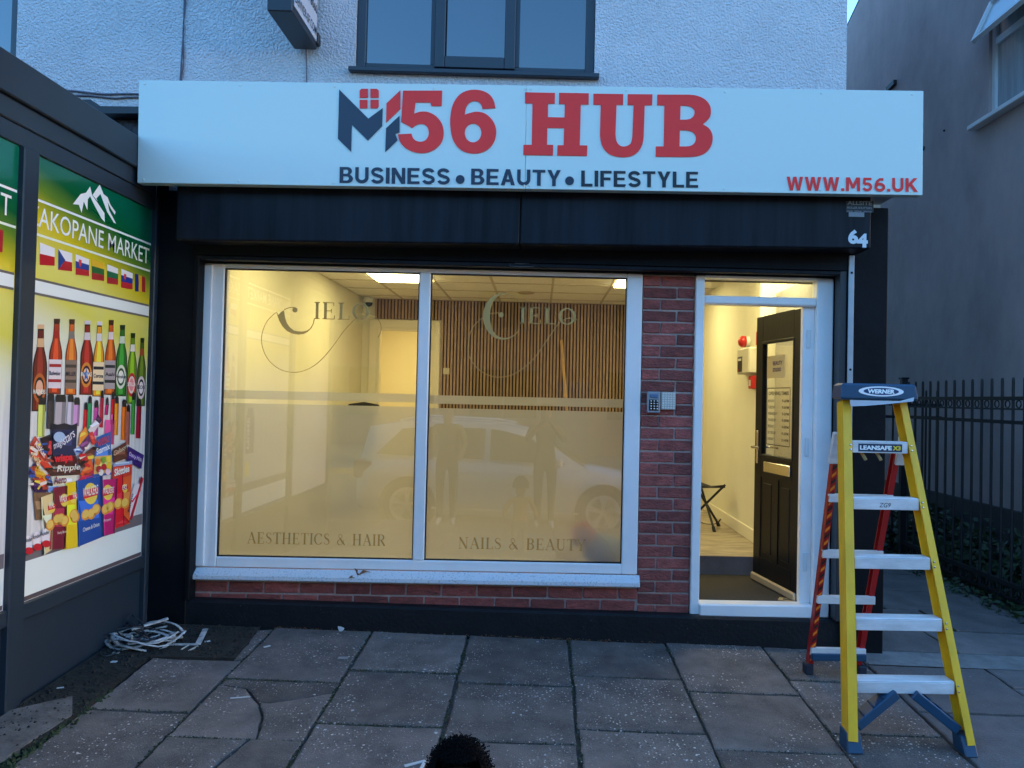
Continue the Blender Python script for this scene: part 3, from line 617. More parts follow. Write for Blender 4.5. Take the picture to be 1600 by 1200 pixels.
for i in range(7):
    for j in range(8):
        w, d = gx[i+1]-gx[i]-.02, gy[j+1]-gy[j]-.02; c = (gx[i]+gx[i+1])/2, (gy[j]+gy[j+1])/2
        if (i, j) in LIT:
            if i == 1 and j == 4: lab = 'bright square ceiling light panel seen at top of left pane'
            elif i == 5 and j == 4: lab = 'bright square ceiling light panel at top right corner of right pane'
            else: lab = 'added ceiling light panel, unseen, brightening the left pane' if i == 1 else 'added ceiling light panel, unseen, brightening the entrance hall'
            t = thing('ceiling_light', lab, 'light', (c[0], c[1], CZ), 'square ceiling light panels')
            q = MB(); q.box(c[0]-w/2, c[0]+w/2, c[1]-d/2, c[1]+d/2, CZ-.001, CZ+.03); obj('frame', q, WHITEP, t)
            q = MB(); q.box(c[0]-w/2+.012, c[0]+w/2-.012, c[1]-d/2+.012, c[1]+d/2-.012, CZ-.022, CZ-.0015); obj('diffuser', q, EMI, t)
            continue
        k = (round(w, 3), round(d, 3))
        if k not in tile_me:
            q = MB(); q.box(-w/2, w/2, -d/2, d/2, 0, .015, c=.003); tile_me[k] = mesh_of(q, 'ceiling_tile', TILE, Vector())
        inst('ceiling_tile', tile_me[k], (c[0], c[1], CZ), CEIL)
m = MB()
for x in gx[1:-1]: m.box(x-.012, x+.012, .25, YB, CZ-.006, CZ+.01)
for y in gy[1:-1]:
    xs = [XL]+[x for x in gx[1:-1]]+[2.1]
    for a, b in zip(xs, xs[1:]): m.box(a+.013, b-.013, y-.012, y+.012, CZ-.0055, CZ+.01)
obj('ceiling_grid', m, mat('grid_bar', (.5, .44, .33), .6), CEIL)
m = MB(); m.lathe([(.0, 0), (.085, 0), (.1, .006), (.1, .012)], (-.175, 3.67, CZ-.0125), n=24); tag(obj('ceiling_vent', m, mat('vent_disc', (.42, .33, .2), .6)), 'round flat vent disc in the tiled ceiling', 'vent')
# slatted panel on the back wall
SLT = thing('slat_wall_panel', 'dark oak vertical slat panel covering the back wall of the room', 'wall panel', (0, YB-.03, FZ))
m = MB(); m.box(-1.24, XR-.002, YB-.012, YB-.001, FZ, CZ-.001); m.box(-2.06, -1.24, YB-.012, YB-.001, 2.44, CZ-.001); obj('backing', m, FELT, SLT)
sm = {}
x = -2.05
while x < XR-.03:
    z0 = 2.44 if x < -1.25 else FZ; k = z0
    if k not in sm:
        q = MB(); q.box(-.0125, .0125, -.011, .011, 0, CZ-.002-z0, c=.002); sm[k] = mesh_of(q, 'slat', OAK, Vector())
    inst('slat', sm[k], (x, YB-.0235, z0), SLT); x += .0413
# back doorway trim
BD = thing('door_casing', 'cream painted casing round the open doorway to the lit back room', 'door casing', (-1.7, YB, FZ))
m = MB(); m.box(-2.13, -2.03, YB-.025, YB-.0125, FZ, 2.43, c=.004); obj('architrave', m, TRIM, BD)
m = MB(); m.box(-1.36, -1.25, YB-.027, YB-.0125, FZ, 2.43, c=.004); obj('architrave', m, TRIM, BD)
m = MB(); m.box(-2.03, -1.36, YB-.026, YB-.0125, 2.33, 2.429, c=.004); obj('architrave', m, TRIM, BD)
m = MB(); m.box(-2.029, -1.999, YB-.012, YB+.1, FZ, 2.329); m.box(-1.391, -1.361, YB-.012, YB+.1, FZ, 2.329); m.box(-1.999, -1.391, YB-.012, YB+.1, 2.299, 2.329); obj('lining', m, TRIM, BD)
t = thing('pendant_light', 'glowing ceiling disc in the back room beyond the doorway', 'light', (-1.7, YB+1.2, 2.57))
m = MB(); m.lathe([(.16, 0), (.19, .02), (.19, .029)], (-1.7, YB+1.2, 2.57)); obj('diffuser', m, emis('back_room_lamp', (1, .76, .28), 6), t)
m = MB(); m.lathe([(.2, 0), (.2, .01)], (-1.7, YB+1.2, 2.5995)); obj('base', m, WHITEP, t)
# ================================================================== fascia sign
SY = -.40
TA = .0150                                     # the board hangs a touch out of level
def sp(u, v, d=.0): return atY(u, v, SY-d)
SIGN = thing('fascia_sign', 'long white fascia sign board with red and navy lettering above the shop', 'sign', (0, SY, 2.7))
TL, TR, BR, BL_ = sp(217, 125), sp(1443, 142), sp(1441.5, 305), sp(214.5, 285.5)
def tray(mb, x0, x1):                          # x as fraction along the sign
    f = lambda a, b, t: a+(b-a)*t
    t0, t1, b0, b1 = f(TL, TR, x0), f(TL, TR, x1), f(BL_, BR, x0), f(BL_, BR, x1); D = EY*.06
    mb.hull8([b0, b1, b0+D, b1+D, t0, t1, t0+D, t1+D], .002)
for a, b in ((0, .4895), (.4899, 1)):
    m = MB(); tray(m, a, b); obj('sign_panel', m, SIGNW, SIGN)
m = MB()
m.box(-2.3, 2.18, SY+.062, -.001, 2.80, 2.84); m.box(-2.3, 2.18, SY+.062, -.001, 3.12, 3.16)
obj('sign_frame', m, STEEL, SIGN)
LY = .0012
ex_s = (BR-BL_).normalized(); ez_s = Vector((-ex_s.z, 0, ex_s.x))
def ca(x, y): return sp(400+x/2.857, y/2.857, LY)      # outlines read off two enlargements
def cb(x, y): return sp(810+x/5, 130+y/5, LY)
TH = Vector((0, -.003, 0))
def letter(name, pts, m, f, holes=()):
    q = MB(); q.poly([f(*p) for p in pts], t=TH, holes=[[f(*p) for p in h] for h in holes]); return obj(name, q, m, SIGN)
letter('logo_piece', [(372, 400), (502, 530), (566, 483), (563, 563), (500, 628), (428, 557), (425, 678), (366, 620)], NAVY, ca)
letter('logo_piece', [(641, 517), (641, 592), (622, 598), (632, 626), (577, 680), (581, 573)], NAVY, ca)
letter('logo_piece', [(645, 403), (645, 487), (581, 548), (583, 462)], RED, ca)
for q in ([(463, 405), (471, 397), (500, 397), (500, 437), (463, 437)], [(511, 397), (540, 397), (548, 405), (548, 437), (511, 437)], [(463, 446), (498, 446), (498, 484), (463, 484)], [(511, 446), (548, 446), (548, 476), (541, 484), (511, 484)]): letter('logo_pane', q, RED, ca)
def sm2(pts, closed=False):
    return [(p.x, p.y) for p in smooth_pts([Vector((x, y, 0)) for x, y in pts], 3)]
five = [(657, 405), (831, 405), (829, 474), (783, 474), (779, 458), (712, 458), (706, 508)]+sm2([(706, 508), (735, 499), (770, 501), (805, 520), (830, 553), (838, 592), (830, 632), (805, 662), (770, 680), (735, 684), (695, 676), (660, 655), (640, 628), (634, 600)])[1:]+sm2([(694, 597), (702, 618), (718, 630), (738, 633), (757, 626), (769, 608), (771, 588), (765, 568), (750, 556), (730, 554), (710, 562), (698, 572)])+[(648, 545)]
letter('letter', five, RED, ca)
six = sm2([(1069, 483), (1062, 452), (1045, 425), (1015, 407), (975, 401), (935, 408), (902, 430), (878, 470), (868, 520), (868, 570), (877, 618), (898, 655), (930, 678), (970, 686), (1005, 682), (1038, 665), (1062, 635), (1072, 597), (1068, 562), (1050, 530), (1020, 506), (985, 499), (955, 505), (932, 512)])+sm2([(932, 512), (937, 482), (952, 460), (972, 452), (992, 455), (1005, 468), (1011, 487)])[1:]
letter('letter', six, RED, ca, [[(969+37*cos(a*pi/12), 594+42*sin(a*pi/12)) for a in range(24)]])
letter('letter', [(52, 72), (286, 77), (284, 161), (232, 160), (230, 266), (360, 269), (363, 165), (316, 164), (318, 76), (550, 80), (548, 168), (487, 168), (479, 486), (539, 488), (535, 569), (303, 566), (305, 486), (353, 485), (357, 352), (226, 350), (223, 482), (272, 483), (270, 565), (38, 562), (40, 482), (104, 482), (110, 159), (52, 158)], RED, cb)
letter('letter', [(586, 83), (819, 86), (817, 171), (766, 170), (758, 400)]+sm2([(758, 400), (765, 450), (785, 482), (815, 495), (850, 490), (878, 468), (890, 420)])[1:]+[(900, 172), (852, 171), (854, 87), (1047, 88), (1044, 173), (986, 174), (978, 420)]+sm2([(978, 420), (968, 480), (935, 535), (885, 568), (815, 579), (740, 568), (685, 535), (650, 480), (637, 410)])[1:]+[(643, 170), (585, 169)], RED, cb)
letter('letter', [(1085, 90)]+sm2([(1330, 90), (1400, 100), (1460, 130), (1495, 175), (1503, 225), (1490, 275), (1440, 322)])+sm2([(1440, 322), (1485, 350), (1512, 395), (1516, 445), (1500, 500), (1460, 545), (1400, 570), (1330, 577)])[1:]+[(1072, 575), (1073, 495), (1135, 494), (1140, 175), (1083, 173)], RED, cb,
       [[(1266, 176)]+sm2([(1310, 177), (1345, 185), (1370, 205), (1376, 230), (1366, 260), (1340, 280), (1305, 286)])+[(1263, 286)], [(1261, 369)]+sm2([(1315, 370), (1355, 380), (1380, 405), (1386, 435), (1375, 468), (1345, 490), (1305, 495)])+[(1258, 495)]])
def sign_text(s, a, b, h, m, bold, name='lettering'):
    p, q = sp(*a, LY), sp(*b, LY); e = (q-p); w = e.length; e.normalize(); mb = MB()
    sans(mb, s, p-EY*.002, e, Vector((-e.z, 0, e.x)), w, h); return obj(name, mb, m, SIGN)
sign_text('BUSINESS', (530.5, 286), (703, 288.5), .095, NAVY, .035)
sign_text('BEAUTY', (736, 288.5), (876, 291), .095, NAVY, .035)
sign_text('LIFESTYLE', (908, 291.5), (1091, 293.5), .095, INKBLK, .035)
for u, v in ((719, 280.5), (890, 282.5)):
    q = MB(); c = sp(u, v, LY); q.poly([c+Vector((cos(a*pi/10)*.026, 0, sin(a*pi/10)*.026)) for a in range(20)], t=TH); obj('bullet_dot', q, NAVY, SIGN)
sign_text('WWW.M56.UK', (1229, 297.5), (1434, 300), .082, RED, .045)
q = MB(); q.lathe([(.001, -.004), (.006, -.003), (.0075, 0)], (0, 0, 0), axis='Y', n=10); sc_me = mesh_of(q, 'screw', SIGNW, Vector())
for u in (226, 373, 519, 673, 816, 824, 974, 1129, 1281, 1425):
    t = (u-217)/1226
    for top in (1, 0): p = (TL+(TR-TL)*t-EZ*.022) if top else (BL_+(BR-BL_)*t+EZ*.02); inst('screw', sc_me, p-EY*.0002, SIGN)
# ================================================================== roller shutter box
BY = -.30
BOX = thing('shutter_box', 'black steel roller shutter box beneath the white sign', 'shutter', (0, BY, 2.4))
a0, a1, b0, b1 = atY(267, 290, BY), atY(1369, 300, BY), atY(270, 375, BY), atY(1366, 388.5, BY)
def boxpart(x0, x1):
    lb = lambda x: b0.z+(b1.z-b0.z)*(x-b0.x)/(b1.x-b0.x)
    m = MB(); m.hull8([(x0, BY, lb(x0)), (x1, BY, lb(x1)), (x0, -.125, lb(x0)), (x1, -.125, lb(x1)), (x0, BY, lb(x0)+.34), (x1, BY, lb(x1)+.34), (x0, -.125, lb(x0)+.34), (x1, -.125, lb(x1)+.34)], .008); return m
xs_ = [-2.20, -.138, 1.995]
for i in range(2): obj('box_cover', boxpart(xs_[i]+.001, xs_[i+1]-.001), BLACKBOX, BOX)
m = MB(); m.box(-2.16, 1.925, -.124, -.021, 2.345, 2.62); obj('curtain_slot', m, BLACK, BOX)
m = MB(); m.box(-2.16, 1.925, -.11, -.05, 2.318, 2.344, c=.004); obj('bottom_bar', m, BLACKBOX, BOX)
for x0, x1, mm in ((-2.163, -2.138, BLACK), (1.886, 1.926, mat('black_guide', (.03, .035, .042), .4))):
    m = MB(); m.box(x0, x1, -.115, -.021, .14 if x0 > 0 else .2, 2.344, c=.003); obj('guide_rail', m, mm, BOX)
m = MB(); m.box(1.932, 1.967, -.132, -.1205, .2, 2.44, c=.003); obj('guide_rail', m, STEEL, BOX, label='galvanised steel strip beside the door')
for z in (2.33, 1.72, 1.1):
    m = MB(); m.lathe([(.0, -.0005), (.008, 0), (.008, .001)], (1.949, -.1335, z), axis='Y', n=10); obj('bolt_hole', m, FELT, BOX)
def bx(u, v): return atY(u, v, BY-.0015)
m = MB(); put_text(m, '6', bx(1325, 381), EX, EZ, .062, .088, .05); p = bx(1338.5, 386.5); put_text(m, '4', p, EX, EZ, .068, .085, .05); obj('house_number', m, mat('number_white', (.62, .68, .72), .4), BOX, label='white stick-on numerals 64')
m = MB(); p = bx(1321, 338)
m.poly([bx(1322, 314), bx(1365, 314), bx(1365, 332), bx(1322, 332)]); obj('sticker', m, mat('sticker_ground', (.02, .024, .03), .5), BOX)
m = MB()
for (a, b, s, h) in (((1324, 320), (1362, 320), 'ALLSITE', .024), ((1324, 326), (1362, 326), 'ROLLER SHUTTERS', .013), ((1323, 331), (1362, 331), 'SALES . REPAIR . SERVICE', .009)):
    p, q = bx(*a)-EY*.001, bx(*b); put_text(m, s, p, EX, EZ, q.x-p.x, h, .02)
p = bx(1326, 338.5)-EY*.001; m.poly([p, p+EX*.095, p+EX*.095+EZ*.028, p+EZ*.028]); obj('sticker_print', m, mat('sticker_ink', (.22, .25, .28), .5), BOX)
m = MB(); p = atY(797, 416, -.1105); stroke(m, [(0, 0), (.15, 0), (.15, .037), (0, .037), (0, 0)], .002, p, EX, EZ); put_text(m, 'HAZLITT', p+EX*.03+EZ*.016, EX, EZ, .09, .012, .01); obj('maker_plate', m, MATS['sticker_ink'], BOX)
# ================================================================== projecting sign, cables on the render
PS = thing('projecting_sign', 'black box sign with white printed face jutting from the upper wall', 'sign', (-1.54, -.27, 3.69))
m = MB(); m.box(-1.615, -1.47, -.51, -.03, 3.69, 4.6, c=.006); obj('sign_case', m, mat('sign_case_black', (.014, .018, .026), .4), PS)
m = MB(); m.box(-1.4698, -1.466, -.485, -.055, 3.735, 4.55); obj('sign_face', m, mat('sign_face_white', (.62, .64, .70), .35), PS)
m = MB(); put_text(m, '0121 704 8060', (-1.4645, -.475, 3.90), EY, EZ, .41, .055, .02); put_text(m, 'DENVER-SF.COM', (-1.4645, -.475, 3.765), EY, EZ, .41, .055, .01); obj('sign_lettering', m, NAVY, PS)
m = MB(); m.box(-1.56, -1.455, -.045, -.0, 3.72, 3.80, c=.008); obj('wall_bracket', m, IRON, PS)
def cable(name, pts, r, m, lab):
    q = MB(); q.tube(smooth_pts(pts, 3), r, 6); tag(obj(name, q, m, smooth=True), lab, 'cable')
CBL = mat('grey_cable', (.13, .13, .17), .6)
def wp(u, v, d=.008): return atY(u, v, -d)
cable('wall_cable', [wp(289, -40), wp(288, 0), wp(287, 40), wp(284, 90), wp(281, 135)], .0045, CBL, 'pair of thin cables running down the white wall, left one')
cable('wall_cable', [wp(292, -40, .02), wp(290, 0), wp(286, 50), wp(287, 90), wp(284, 120), wp(283, 138)], .004, CBL, 'pair of thin cables running down the white wall, right one')
cable('wall_cable', [wp(90, 141), wp(120, 142.5), wp(160, 147), wp(195, 146.5), wp(240, 147)], .006, CBL, 'upper of two grey cables crossing the wall left of the sign')
cable('wall_cable', [wp(95, 150), wp(130, 149), wp(155, 151), wp(180, 153.5), wp(200, 152), wp(240, 152)], .006, CBL, 'lower of two grey cables crossing the wall left of the sign')
cable('wall_cable', [wp(478, 70), wp(479, 100), wp(479.5, 150)], .004, CBL, 'short black cable hanging below the projecting sign')
SB = thing('old_sign_bracket', 'dark broken sign trough left behind beside the white sign', 'bracket', (-2.6, -.05, 3.1))
m = MB(); m.poly([wp(146, 169), wp(162, 169), wp(172, 179), wp(250, 180), wp(250, 190), wp(172, 190)], t=(0, -.14, 0)); obj('trough', m, mat('old_metal', (.03, .033, .04), .6), SB)
m = MB(); m.poly([wp(178, 192), wp(250, 192), wp(250, 240), wp(225, 236)], t=(0, -.05, 0)); obj('board', m, mat('torn_board', (.05, .05, .06), .8, var=.9, vscale=30, bump=1, bscale=50), SB)
# ================================================================== grocery next door: its glazed side wall with printed panels
XM = -2.42
MK = thing('grocery_shop', 'dark grey single storey grocery extension with printed window panels', 'building', (-4, -2, 0))
def K(name, mb, m, parent=MK, **k): return obj(name, mb, m, parent, **k)
YN = -3.9
m = MB(); m.box(-6.5, XM-.06, YN, -.02, -.1, 2.93); K('core', m, ANTH)
m = MB(); m.box(-6.6, XM+.035, YN-.04, -.125, 2.80, 2.985, c=.006); K('fascia', m, ANTH)
m = MB(); m.box(-6.55, XM+.012, YN-.02, -.124, 2.70, 2.799, c=.005); K('fascia_trim', m, ANTH)
m = MB(); m.box(XM-.06, XM+.004, YN, -.10, 2.61, 2.699, c=.004); K('head_rail', m, ANTH)
m = MB(); m.box(XM-.06, XM+.012, YN, -.10, .40, .475, c=.004); K('bottom_rail', m, ANTH)
m = MB(); m.box(XM-.059, XM-.012, YN, -.101, -.1, .399); K('stall_riser', m, ANTH)
for y0, y1 in ((-.13, -.06), (-1.32, -1.215), (-2.55, -2.445), (-3.9, -3.8)):
    m = MB(); m.box(XM-.06, XM+.02, y0, y1, -.1, 2.61 if y0 < -.2 else 2.7, c=.005); K('mullion', m, ANTH)
m = MB(); m.box(XM-.02, XM+.03, -.058, -.0895+.08, -.05, 2.9); K('corner_post', m, BLACK)
# --- printed window panels
PRB = bpy.data.materials.new('panel_print'); PRB.use_nodes = True; n = PRB.node_tree.nodes; l = PRB.node_tree.links; b = n['Principled BSDF']; b.inputs['Roughness'].default_value = .22; b.inputs['Coat Weight'].default_value = .5
tc = n.new('ShaderNodeTexCoord'); sx = n.new('ShaderNodeSeparateXYZ'); l.new(tc.outputs['Object'], sx.inputs[0])
mr = n.new('ShaderNodeMapRange'); mr.inputs[1].default_value = 0; mr.inputs[2].default_value = 2.13; l.new(sx.outputs['Z'], mr.inputs[0])
mo = n.new('ShaderNodeMath'); mo.operation = 'MULTIPLY_ADD'; mo.inputs[1].default_value = .12; l.new(sx.outputs['Y'], mo.inputs[0]); l.new(mr.outputs[0], mo.inputs[2])
cr = n.new('ShaderNodeValToRGB'); e = cr.color_ramp.elements
stops = [(0, (250, 235, 225)), (.46, (248, 238, 228)), (.57, (246, 238, 200)), (.65, (238, 222, 90)), (.72, (244, 228, 110)), (.80, (235, 205, 40)), (.87, (110, 140, 40)), (.92, (10, 95, 45)), (1, (8, 105, 75))]
e[0].position, e[0].color = stops[0][0], (*lin(stops[0][1]), 1); e[1].position, e[1].color = 1, (*lin(stops[-1][1]), 1)
for p_, c_ in stops[1:-1]: q = e.new(p_); q.color = (*lin(c_), 1)
l.new(mo.outputs[0], cr.inputs[0])
wv = n.new('ShaderNodeTexNoise'); mp = n.new('ShaderNodeMapping'); mp.inputs['Scale'].default_value = (1, 26, 1.2); l.new(tc.outputs['Object'], mp.inputs[0]); l.new(mp.outputs[0], wv.inputs['Vector']); wv.inputs['Scale'].default_value = 2
w2 = n.new('ShaderNodeMapRange'); w2.inputs[1].default_value = .35; w2.inputs[2].default_value = .65; w2.inputs[3].default_value = .84; w2.inputs[4].default_value = 1; l.new(wv.outputs[0], w2.inputs[0])
w3 = n.new('ShaderNodeMapRange'); w3.inputs[1].default_value = .9; w3.inputs[2].default_value = 1.1; w3.inputs[3].default_value = 1; w3.inputs[4].default_value = 0; l.new(sx.outputs['Z'], w3.inputs[0])
mx = n.new('ShaderNodeMix'); mx.data_type = 'RGBA'; mx.blend_type = 'MULTIPLY'; l.new(w3.outputs[0], mx.inputs[0]); l.new(cr.outputs[0], mx.inputs[6]); l.new(w2.outputs[0], mx.inputs[7])
l.new(mx.outputs[2], b.inputs['Base Color'])
def panel(y0, y1):
    m = MB(); m.box(XM-.03, XM-.008, y0, y1, .475, 2.61); return K('printed_panel', m, PRB)
PA = panel(-1.215, -.13); PB = panel(-2.445, -1.32); PC = panel(-3.8, -2.55)
LAY = [0]
def pp(u, v, k=0): return atX(u, v, XM-.0075+.0004*k)          # a point of the photographed print, k = ink layer
def ink(name, pts, rgb, k=1, parent=PA, f=None):
    m = MB(); m.poly([pp(*p, k) if f is None else f(*p, k) for p in pts]); return K(name, m, flat(rgb), parent)
z1 = lambda x, y, k=1: pp(x/2.8556, 180+y/2.8571, k)           # three enlargements of the panel
z2 = lambda x, y, k=1: pp(30+x/6.6667, 480+y/6.6667, k)
z3 = lambda x, y, k=1: pp(30+x/4.6143, 620+y/4.6154, k)
def band(zb, zt, rgb, k, y0=-1.21, y1=-.135, parent=PA):
    m = MB(); x = XM-.0075+.0004*k; m.quad((x, y0, zb), (x, y1, zb), (x, y1, zt), (x, y0, zt)); return K('printed_band', m, flat(rgb), parent)
za = pp(56, 311).z; zb_ = pp(56, 365.6).z
for par, y0, y1 in ((PA, -1.21, -.135), (PB, -2.44, -1.325)):
    band(za-.006, za+.006, (250, 245, 235), 1, y0, y1, par); band(zb_-.006, zb_+.006, (250, 240, 215), 1, y0, y1, par)
    zt = pp(52, 437).z; zz = pp(52, 456).z; band(zz-.012, zt+.012, (95, 95, 90), 1, y0, y1, par); band(zz, zt, (250, 242, 232), 2, y0, y1, par)
    zt = .80 if par == PA else .80; band(.665, .735, (105, 105, 110), 1, y0, y1, par); band(.50, .668, (250, 242, 232), 2, y0, y1, par); band(.478, .50, (80, 75, 78), 1, y0, y1, par)
def ptext(s, a, b, h, rgb, k=3, bold=.01, parent=PA, f=None, slant=0):
    f = f or (lambda u, v, k=1: pp(u, v, k)); p, q = f(*a, k), f(*b, k); e_ = q-p; w = e_.length; e_.normalize(); up_ = Vector((0, -e_.z, e_.y)); m = MB(); put_text(m, s, p, e_, up_, w, h, bold, slant=slant); return K('printed_lettering', m, flat(rgb), parent)
p = pp(56, 353, 3); m = MB(); put_text(m, 'ZAKOPANE MARKET', Vector((p.x, -1.245, pp(150, 385).z)), EY, EZ, 1.09, .098, .003); K('printed_lettering', m, flat((250, 245, 230)), PA)
m = MB(); put_text(m, 'ZAKOPANE MARKET', Vector((p.x, -2.45, pp(150, 385).z)), EY, EZ, 1.09, .098, .003); K('printed_lettering', m, flat((250, 245, 230)), PB)
m = MB()
for q in ([(325, 397), (360, 352), (384, 346), (402, 318), (411, 356), (436, 392), (466, 437), (468, 478), (452, 460), (420, 400), (402, 362), (392, 375), (390, 424), (374, 386), (364, 436), (352, 400)], [(413, 356), (445, 309), (462, 352), (480, 366), (492, 398), (516, 432), (512, 444), (496, 420), (480, 388), (487, 424), (518, 484), (508, 480), (478, 432), (448, 352), (430, 372), (436, 385)]): m.poly([z1(*p, 1) for p in q])
K('printed_mountain_emblem', m, flat((250, 245, 238)), PA)
FL = [((178, 568), (244, 594), (244, 672), (178, 668)), ((260, 597), (322, 617), (322, 697), (260, 690)), ((338, 620), (398, 644), (398, 718), (338, 712)), ((410, 642), (465, 662), (465, 740), (410, 733)), ((478, 665), (527, 685), (527, 757), (478, 750)), ((541, 685), (592, 706), (592, 777), (541, 770)), ((603, 706), (648, 724), (648, 790), (603, 786))]
FC = [[(225, 228, 232), (170, 20, 35)], [(220, 225, 230), (165, 25, 40)], [(220, 225, 230), (30, 60, 140), (165, 25, 40)], [(205, 175, 40), (25, 95, 45), (150, 30, 35)], [(220, 225, 225), (15, 100, 65), (150, 30, 40)], [(220, 225, 230), (25, 50, 140), (170, 30, 45)], [(25, 40, 110), (205, 170, 30), (150, 20, 35)]]
for i, (q, cs) in enumerate(zip(FL, FC)):
    P4 = [z1(*p, 3) for p in q]; n_ = len(cs)
    for j, c in enumerate(cs):
        m = MB()
        if i == 6: L = lambda t: (P4[0].lerp(P4[1], t), P4[3].lerp(P4[2], t)); (a, d), (b_, c_) = L(j/n_), L((j+1)/n_)
        else: L = lambda t: (P4[0].lerp(P4[3], t), P4[1].lerp(P4[2], t)); (a, b_), (d, c_) = L(j/n_), L((j+1)/n_)
        m.quad(a, b_, c_, d); K('printed_flag_stripe', m, flat(c), PA)
    if i == 1: m = MB(); m.poly([P4[0]+EX*.0004, P4[0].lerp(P4[2], .5)+EX*.0004, P4[3]+EX*.0004]); K('printed_flag_stripe', m, flat((30, 60, 130)), PA)
    if i in (2, 5): m = MB(); c = P4[0].lerp(P4[2], .42)+EX*.0004; c.y -= .012; m.poly([c+Vector((0, -.012, .018)), c+Vector((0, .012, .018)), c+Vector((0, .012, -.005)), c+Vector((0, 0, -.022)), c+Vector((0, -.012, -.005))]); K('printed_flag_stripe', m, flat((190, 60, 70)), PA)
m = MB(); y = -1.435
for c, a in (((150, 20, 35), -1.43), ((205, 170, 30), -1.455)): m = MB(); m.quad((XM-.006, a, 2.10), (XM-.006, a+.025, 2.10), (XM-.006, a+.025, 2.20), (XM-.006, a, 2.20)); K('printed_flag_stripe', m, flat(c), PB)
# bottles: centre line top and base in pixels, half width, glass colour, label colour, neck label
BT = [((64.2, 507), (60.7, 642.7), 11.3, (95, 28, 18), (170, 95, 40), (200, 175, 130), (25, 22, 20)), ((89.2, 498), (84.7, 616), 10.3, (150, 52, 22), (205, 208, 215), (150, 30, 25), (150, 25, 35)), ((112.8, 498.7), (110, 617), 9.2, (190, 95, 30), (120, 108, 95), (120, 118, 112), (60, 55, 50)),
      ((137, 501), (134, 617), 9.9, (120, 26, 20), (190, 130, 50), (190, 195, 205), (60, 20, 40)), ((155.7, 502.5), (153, 619.5), 8.8, (205, 150, 40), (215, 205, 170), (195, 205, 215), (30, 35, 45)), ((174, 500), (171, 617), 8.4, (175, 80, 20), (150, 152, 158), (200, 200, 205), (40, 42, 45)),
      ((191.7, 507.7), (188, 619), 8.8, (35, 110, 35), (195, 212, 200), (180, 205, 190), (20, 75, 45)), ((208, 520.5), (204.7, 631), 7.6, (95, 140, 25), (180, 40, 50), (205, 215, 210), (210, 205, 200)), ((222.7, 528), (219.7, 634.5), 6.8, (70, 95, 25), (205, 200, 205), (150, 70, 40), (20, 20, 25))]
BN = ['MAGNERS', 'Budweiser', 'MILLER', 'BROWN ALE', 'Corona', 'Asahi', 'Heineken', 'STELLA', 'BECKS']
prof = [(1.0, .0), (1.0, .50), (.96, .56), (.78, .64), (.55, .72), (.46, .80), (.42, .94), (.42, 1.0)]
for i, (tp, bs, hw, gc, lc, nc, ac) in enumerate(BT):
    def bp(s, t, k): return pp(bs[0]+(tp[0]-bs[0])*t+s*hw, bs[1]+(tp[1]-bs[1])*t+s*hw*.02, k)
    def shape(t0, t1, w, rgb, k, nm, wid=None):
        pr = [q for q in prof if t0 <= q[1] <= t1]
        def wd(t):
            for (wa, ta), (wb, tb) in zip(prof, prof[1:]):
                if ta <= t <= tb: return wa+(wb-wa)*(t-ta)/(tb-ta)
            return .42
        ts = sorted({t0, t1, *[q[1] for q in pr]}); m = MB()
        m.poly([bp(-wd(t)*w, t, k) for t in ts]+[bp(wd(t)*w, t, k) for t in reversed(ts)]); K(nm, m, flat(rgb), PA)
    dk = tuple(int(x*.35) for x in gc); lt = tuple(min(255, int(x*1.35+12)) for x in gc)
    shape(0, 1, 1.0, dk, 3, 'printed_bottle'); shape(.01, .93, .82, gc, 4, 'printed_bottle_glass'); shape(.03, .82, .38, lt, 5, 'printed_bottle_highlight')
    shape(.95, 1, 1.1, nc if i in (0, 3, 4) else dk, 4, 'printed_bottle_cap'); shape(.74, .84, .95, nc, 6, 'printed_bottle_label')
    if i in (3, 6, 7, 8, 0):                   # rounded labels
        m = MB(); ctr = .27; m.poly([bp(cos(a*pi/9)*.88, ctr+sin(a*pi/9)*.17, 6) for a in range(18)]); K('printed_bottle_label', m, flat(lc), PA)
        m = MB(); m.poly([bp(cos(a*pi/9)*.66, ctr+sin(a*pi/9)*.125, 7) for a in range(18)]); K('printed_bottle_label', m, flat(ac), PA)
        m = MB(); m.poly([bp(cos(a*pi/9)*.5, ctr+sin(a*pi/9)*.09, 8) for a in range(18)]); K('printed_bottle_label', m, flat(tuple(int(x*.5+120) for x in lc)), PA)
    else: shape(.08, .46, .96, lc, 6, 'printed_bottle_label'); shape(.16, .20, .96, ac, 7, 'printed_bottle_label'); shape(.36, .40, .9, ac, 7, 'printed_bottle_label')
    if i == 3:
        m = MB(); m.poly([bp(cos(pi/2+a*pi/5)*(.55 if a % 2 == 0 else .22), .27+sin(pi/2+a*pi/5)*(.105 if a % 2 == 0 else .042), 9) for a in range(10)]); K('printed_star', m, flat((35, 100, 180)), PA)
    m = MB(); p, q = bp(-.85, .20 if i in (0,) else .25, 9), bp(.85, .20 if i == 0 else .25, 9); put_text(m, BN[i], p, (q-p).normalized(), EZ, (q-p).length, .022, .02); K('printed_lettering', m, flat((230, 230, 225) if i in (0, 3, 7) else (40, 40, 60)), PA)
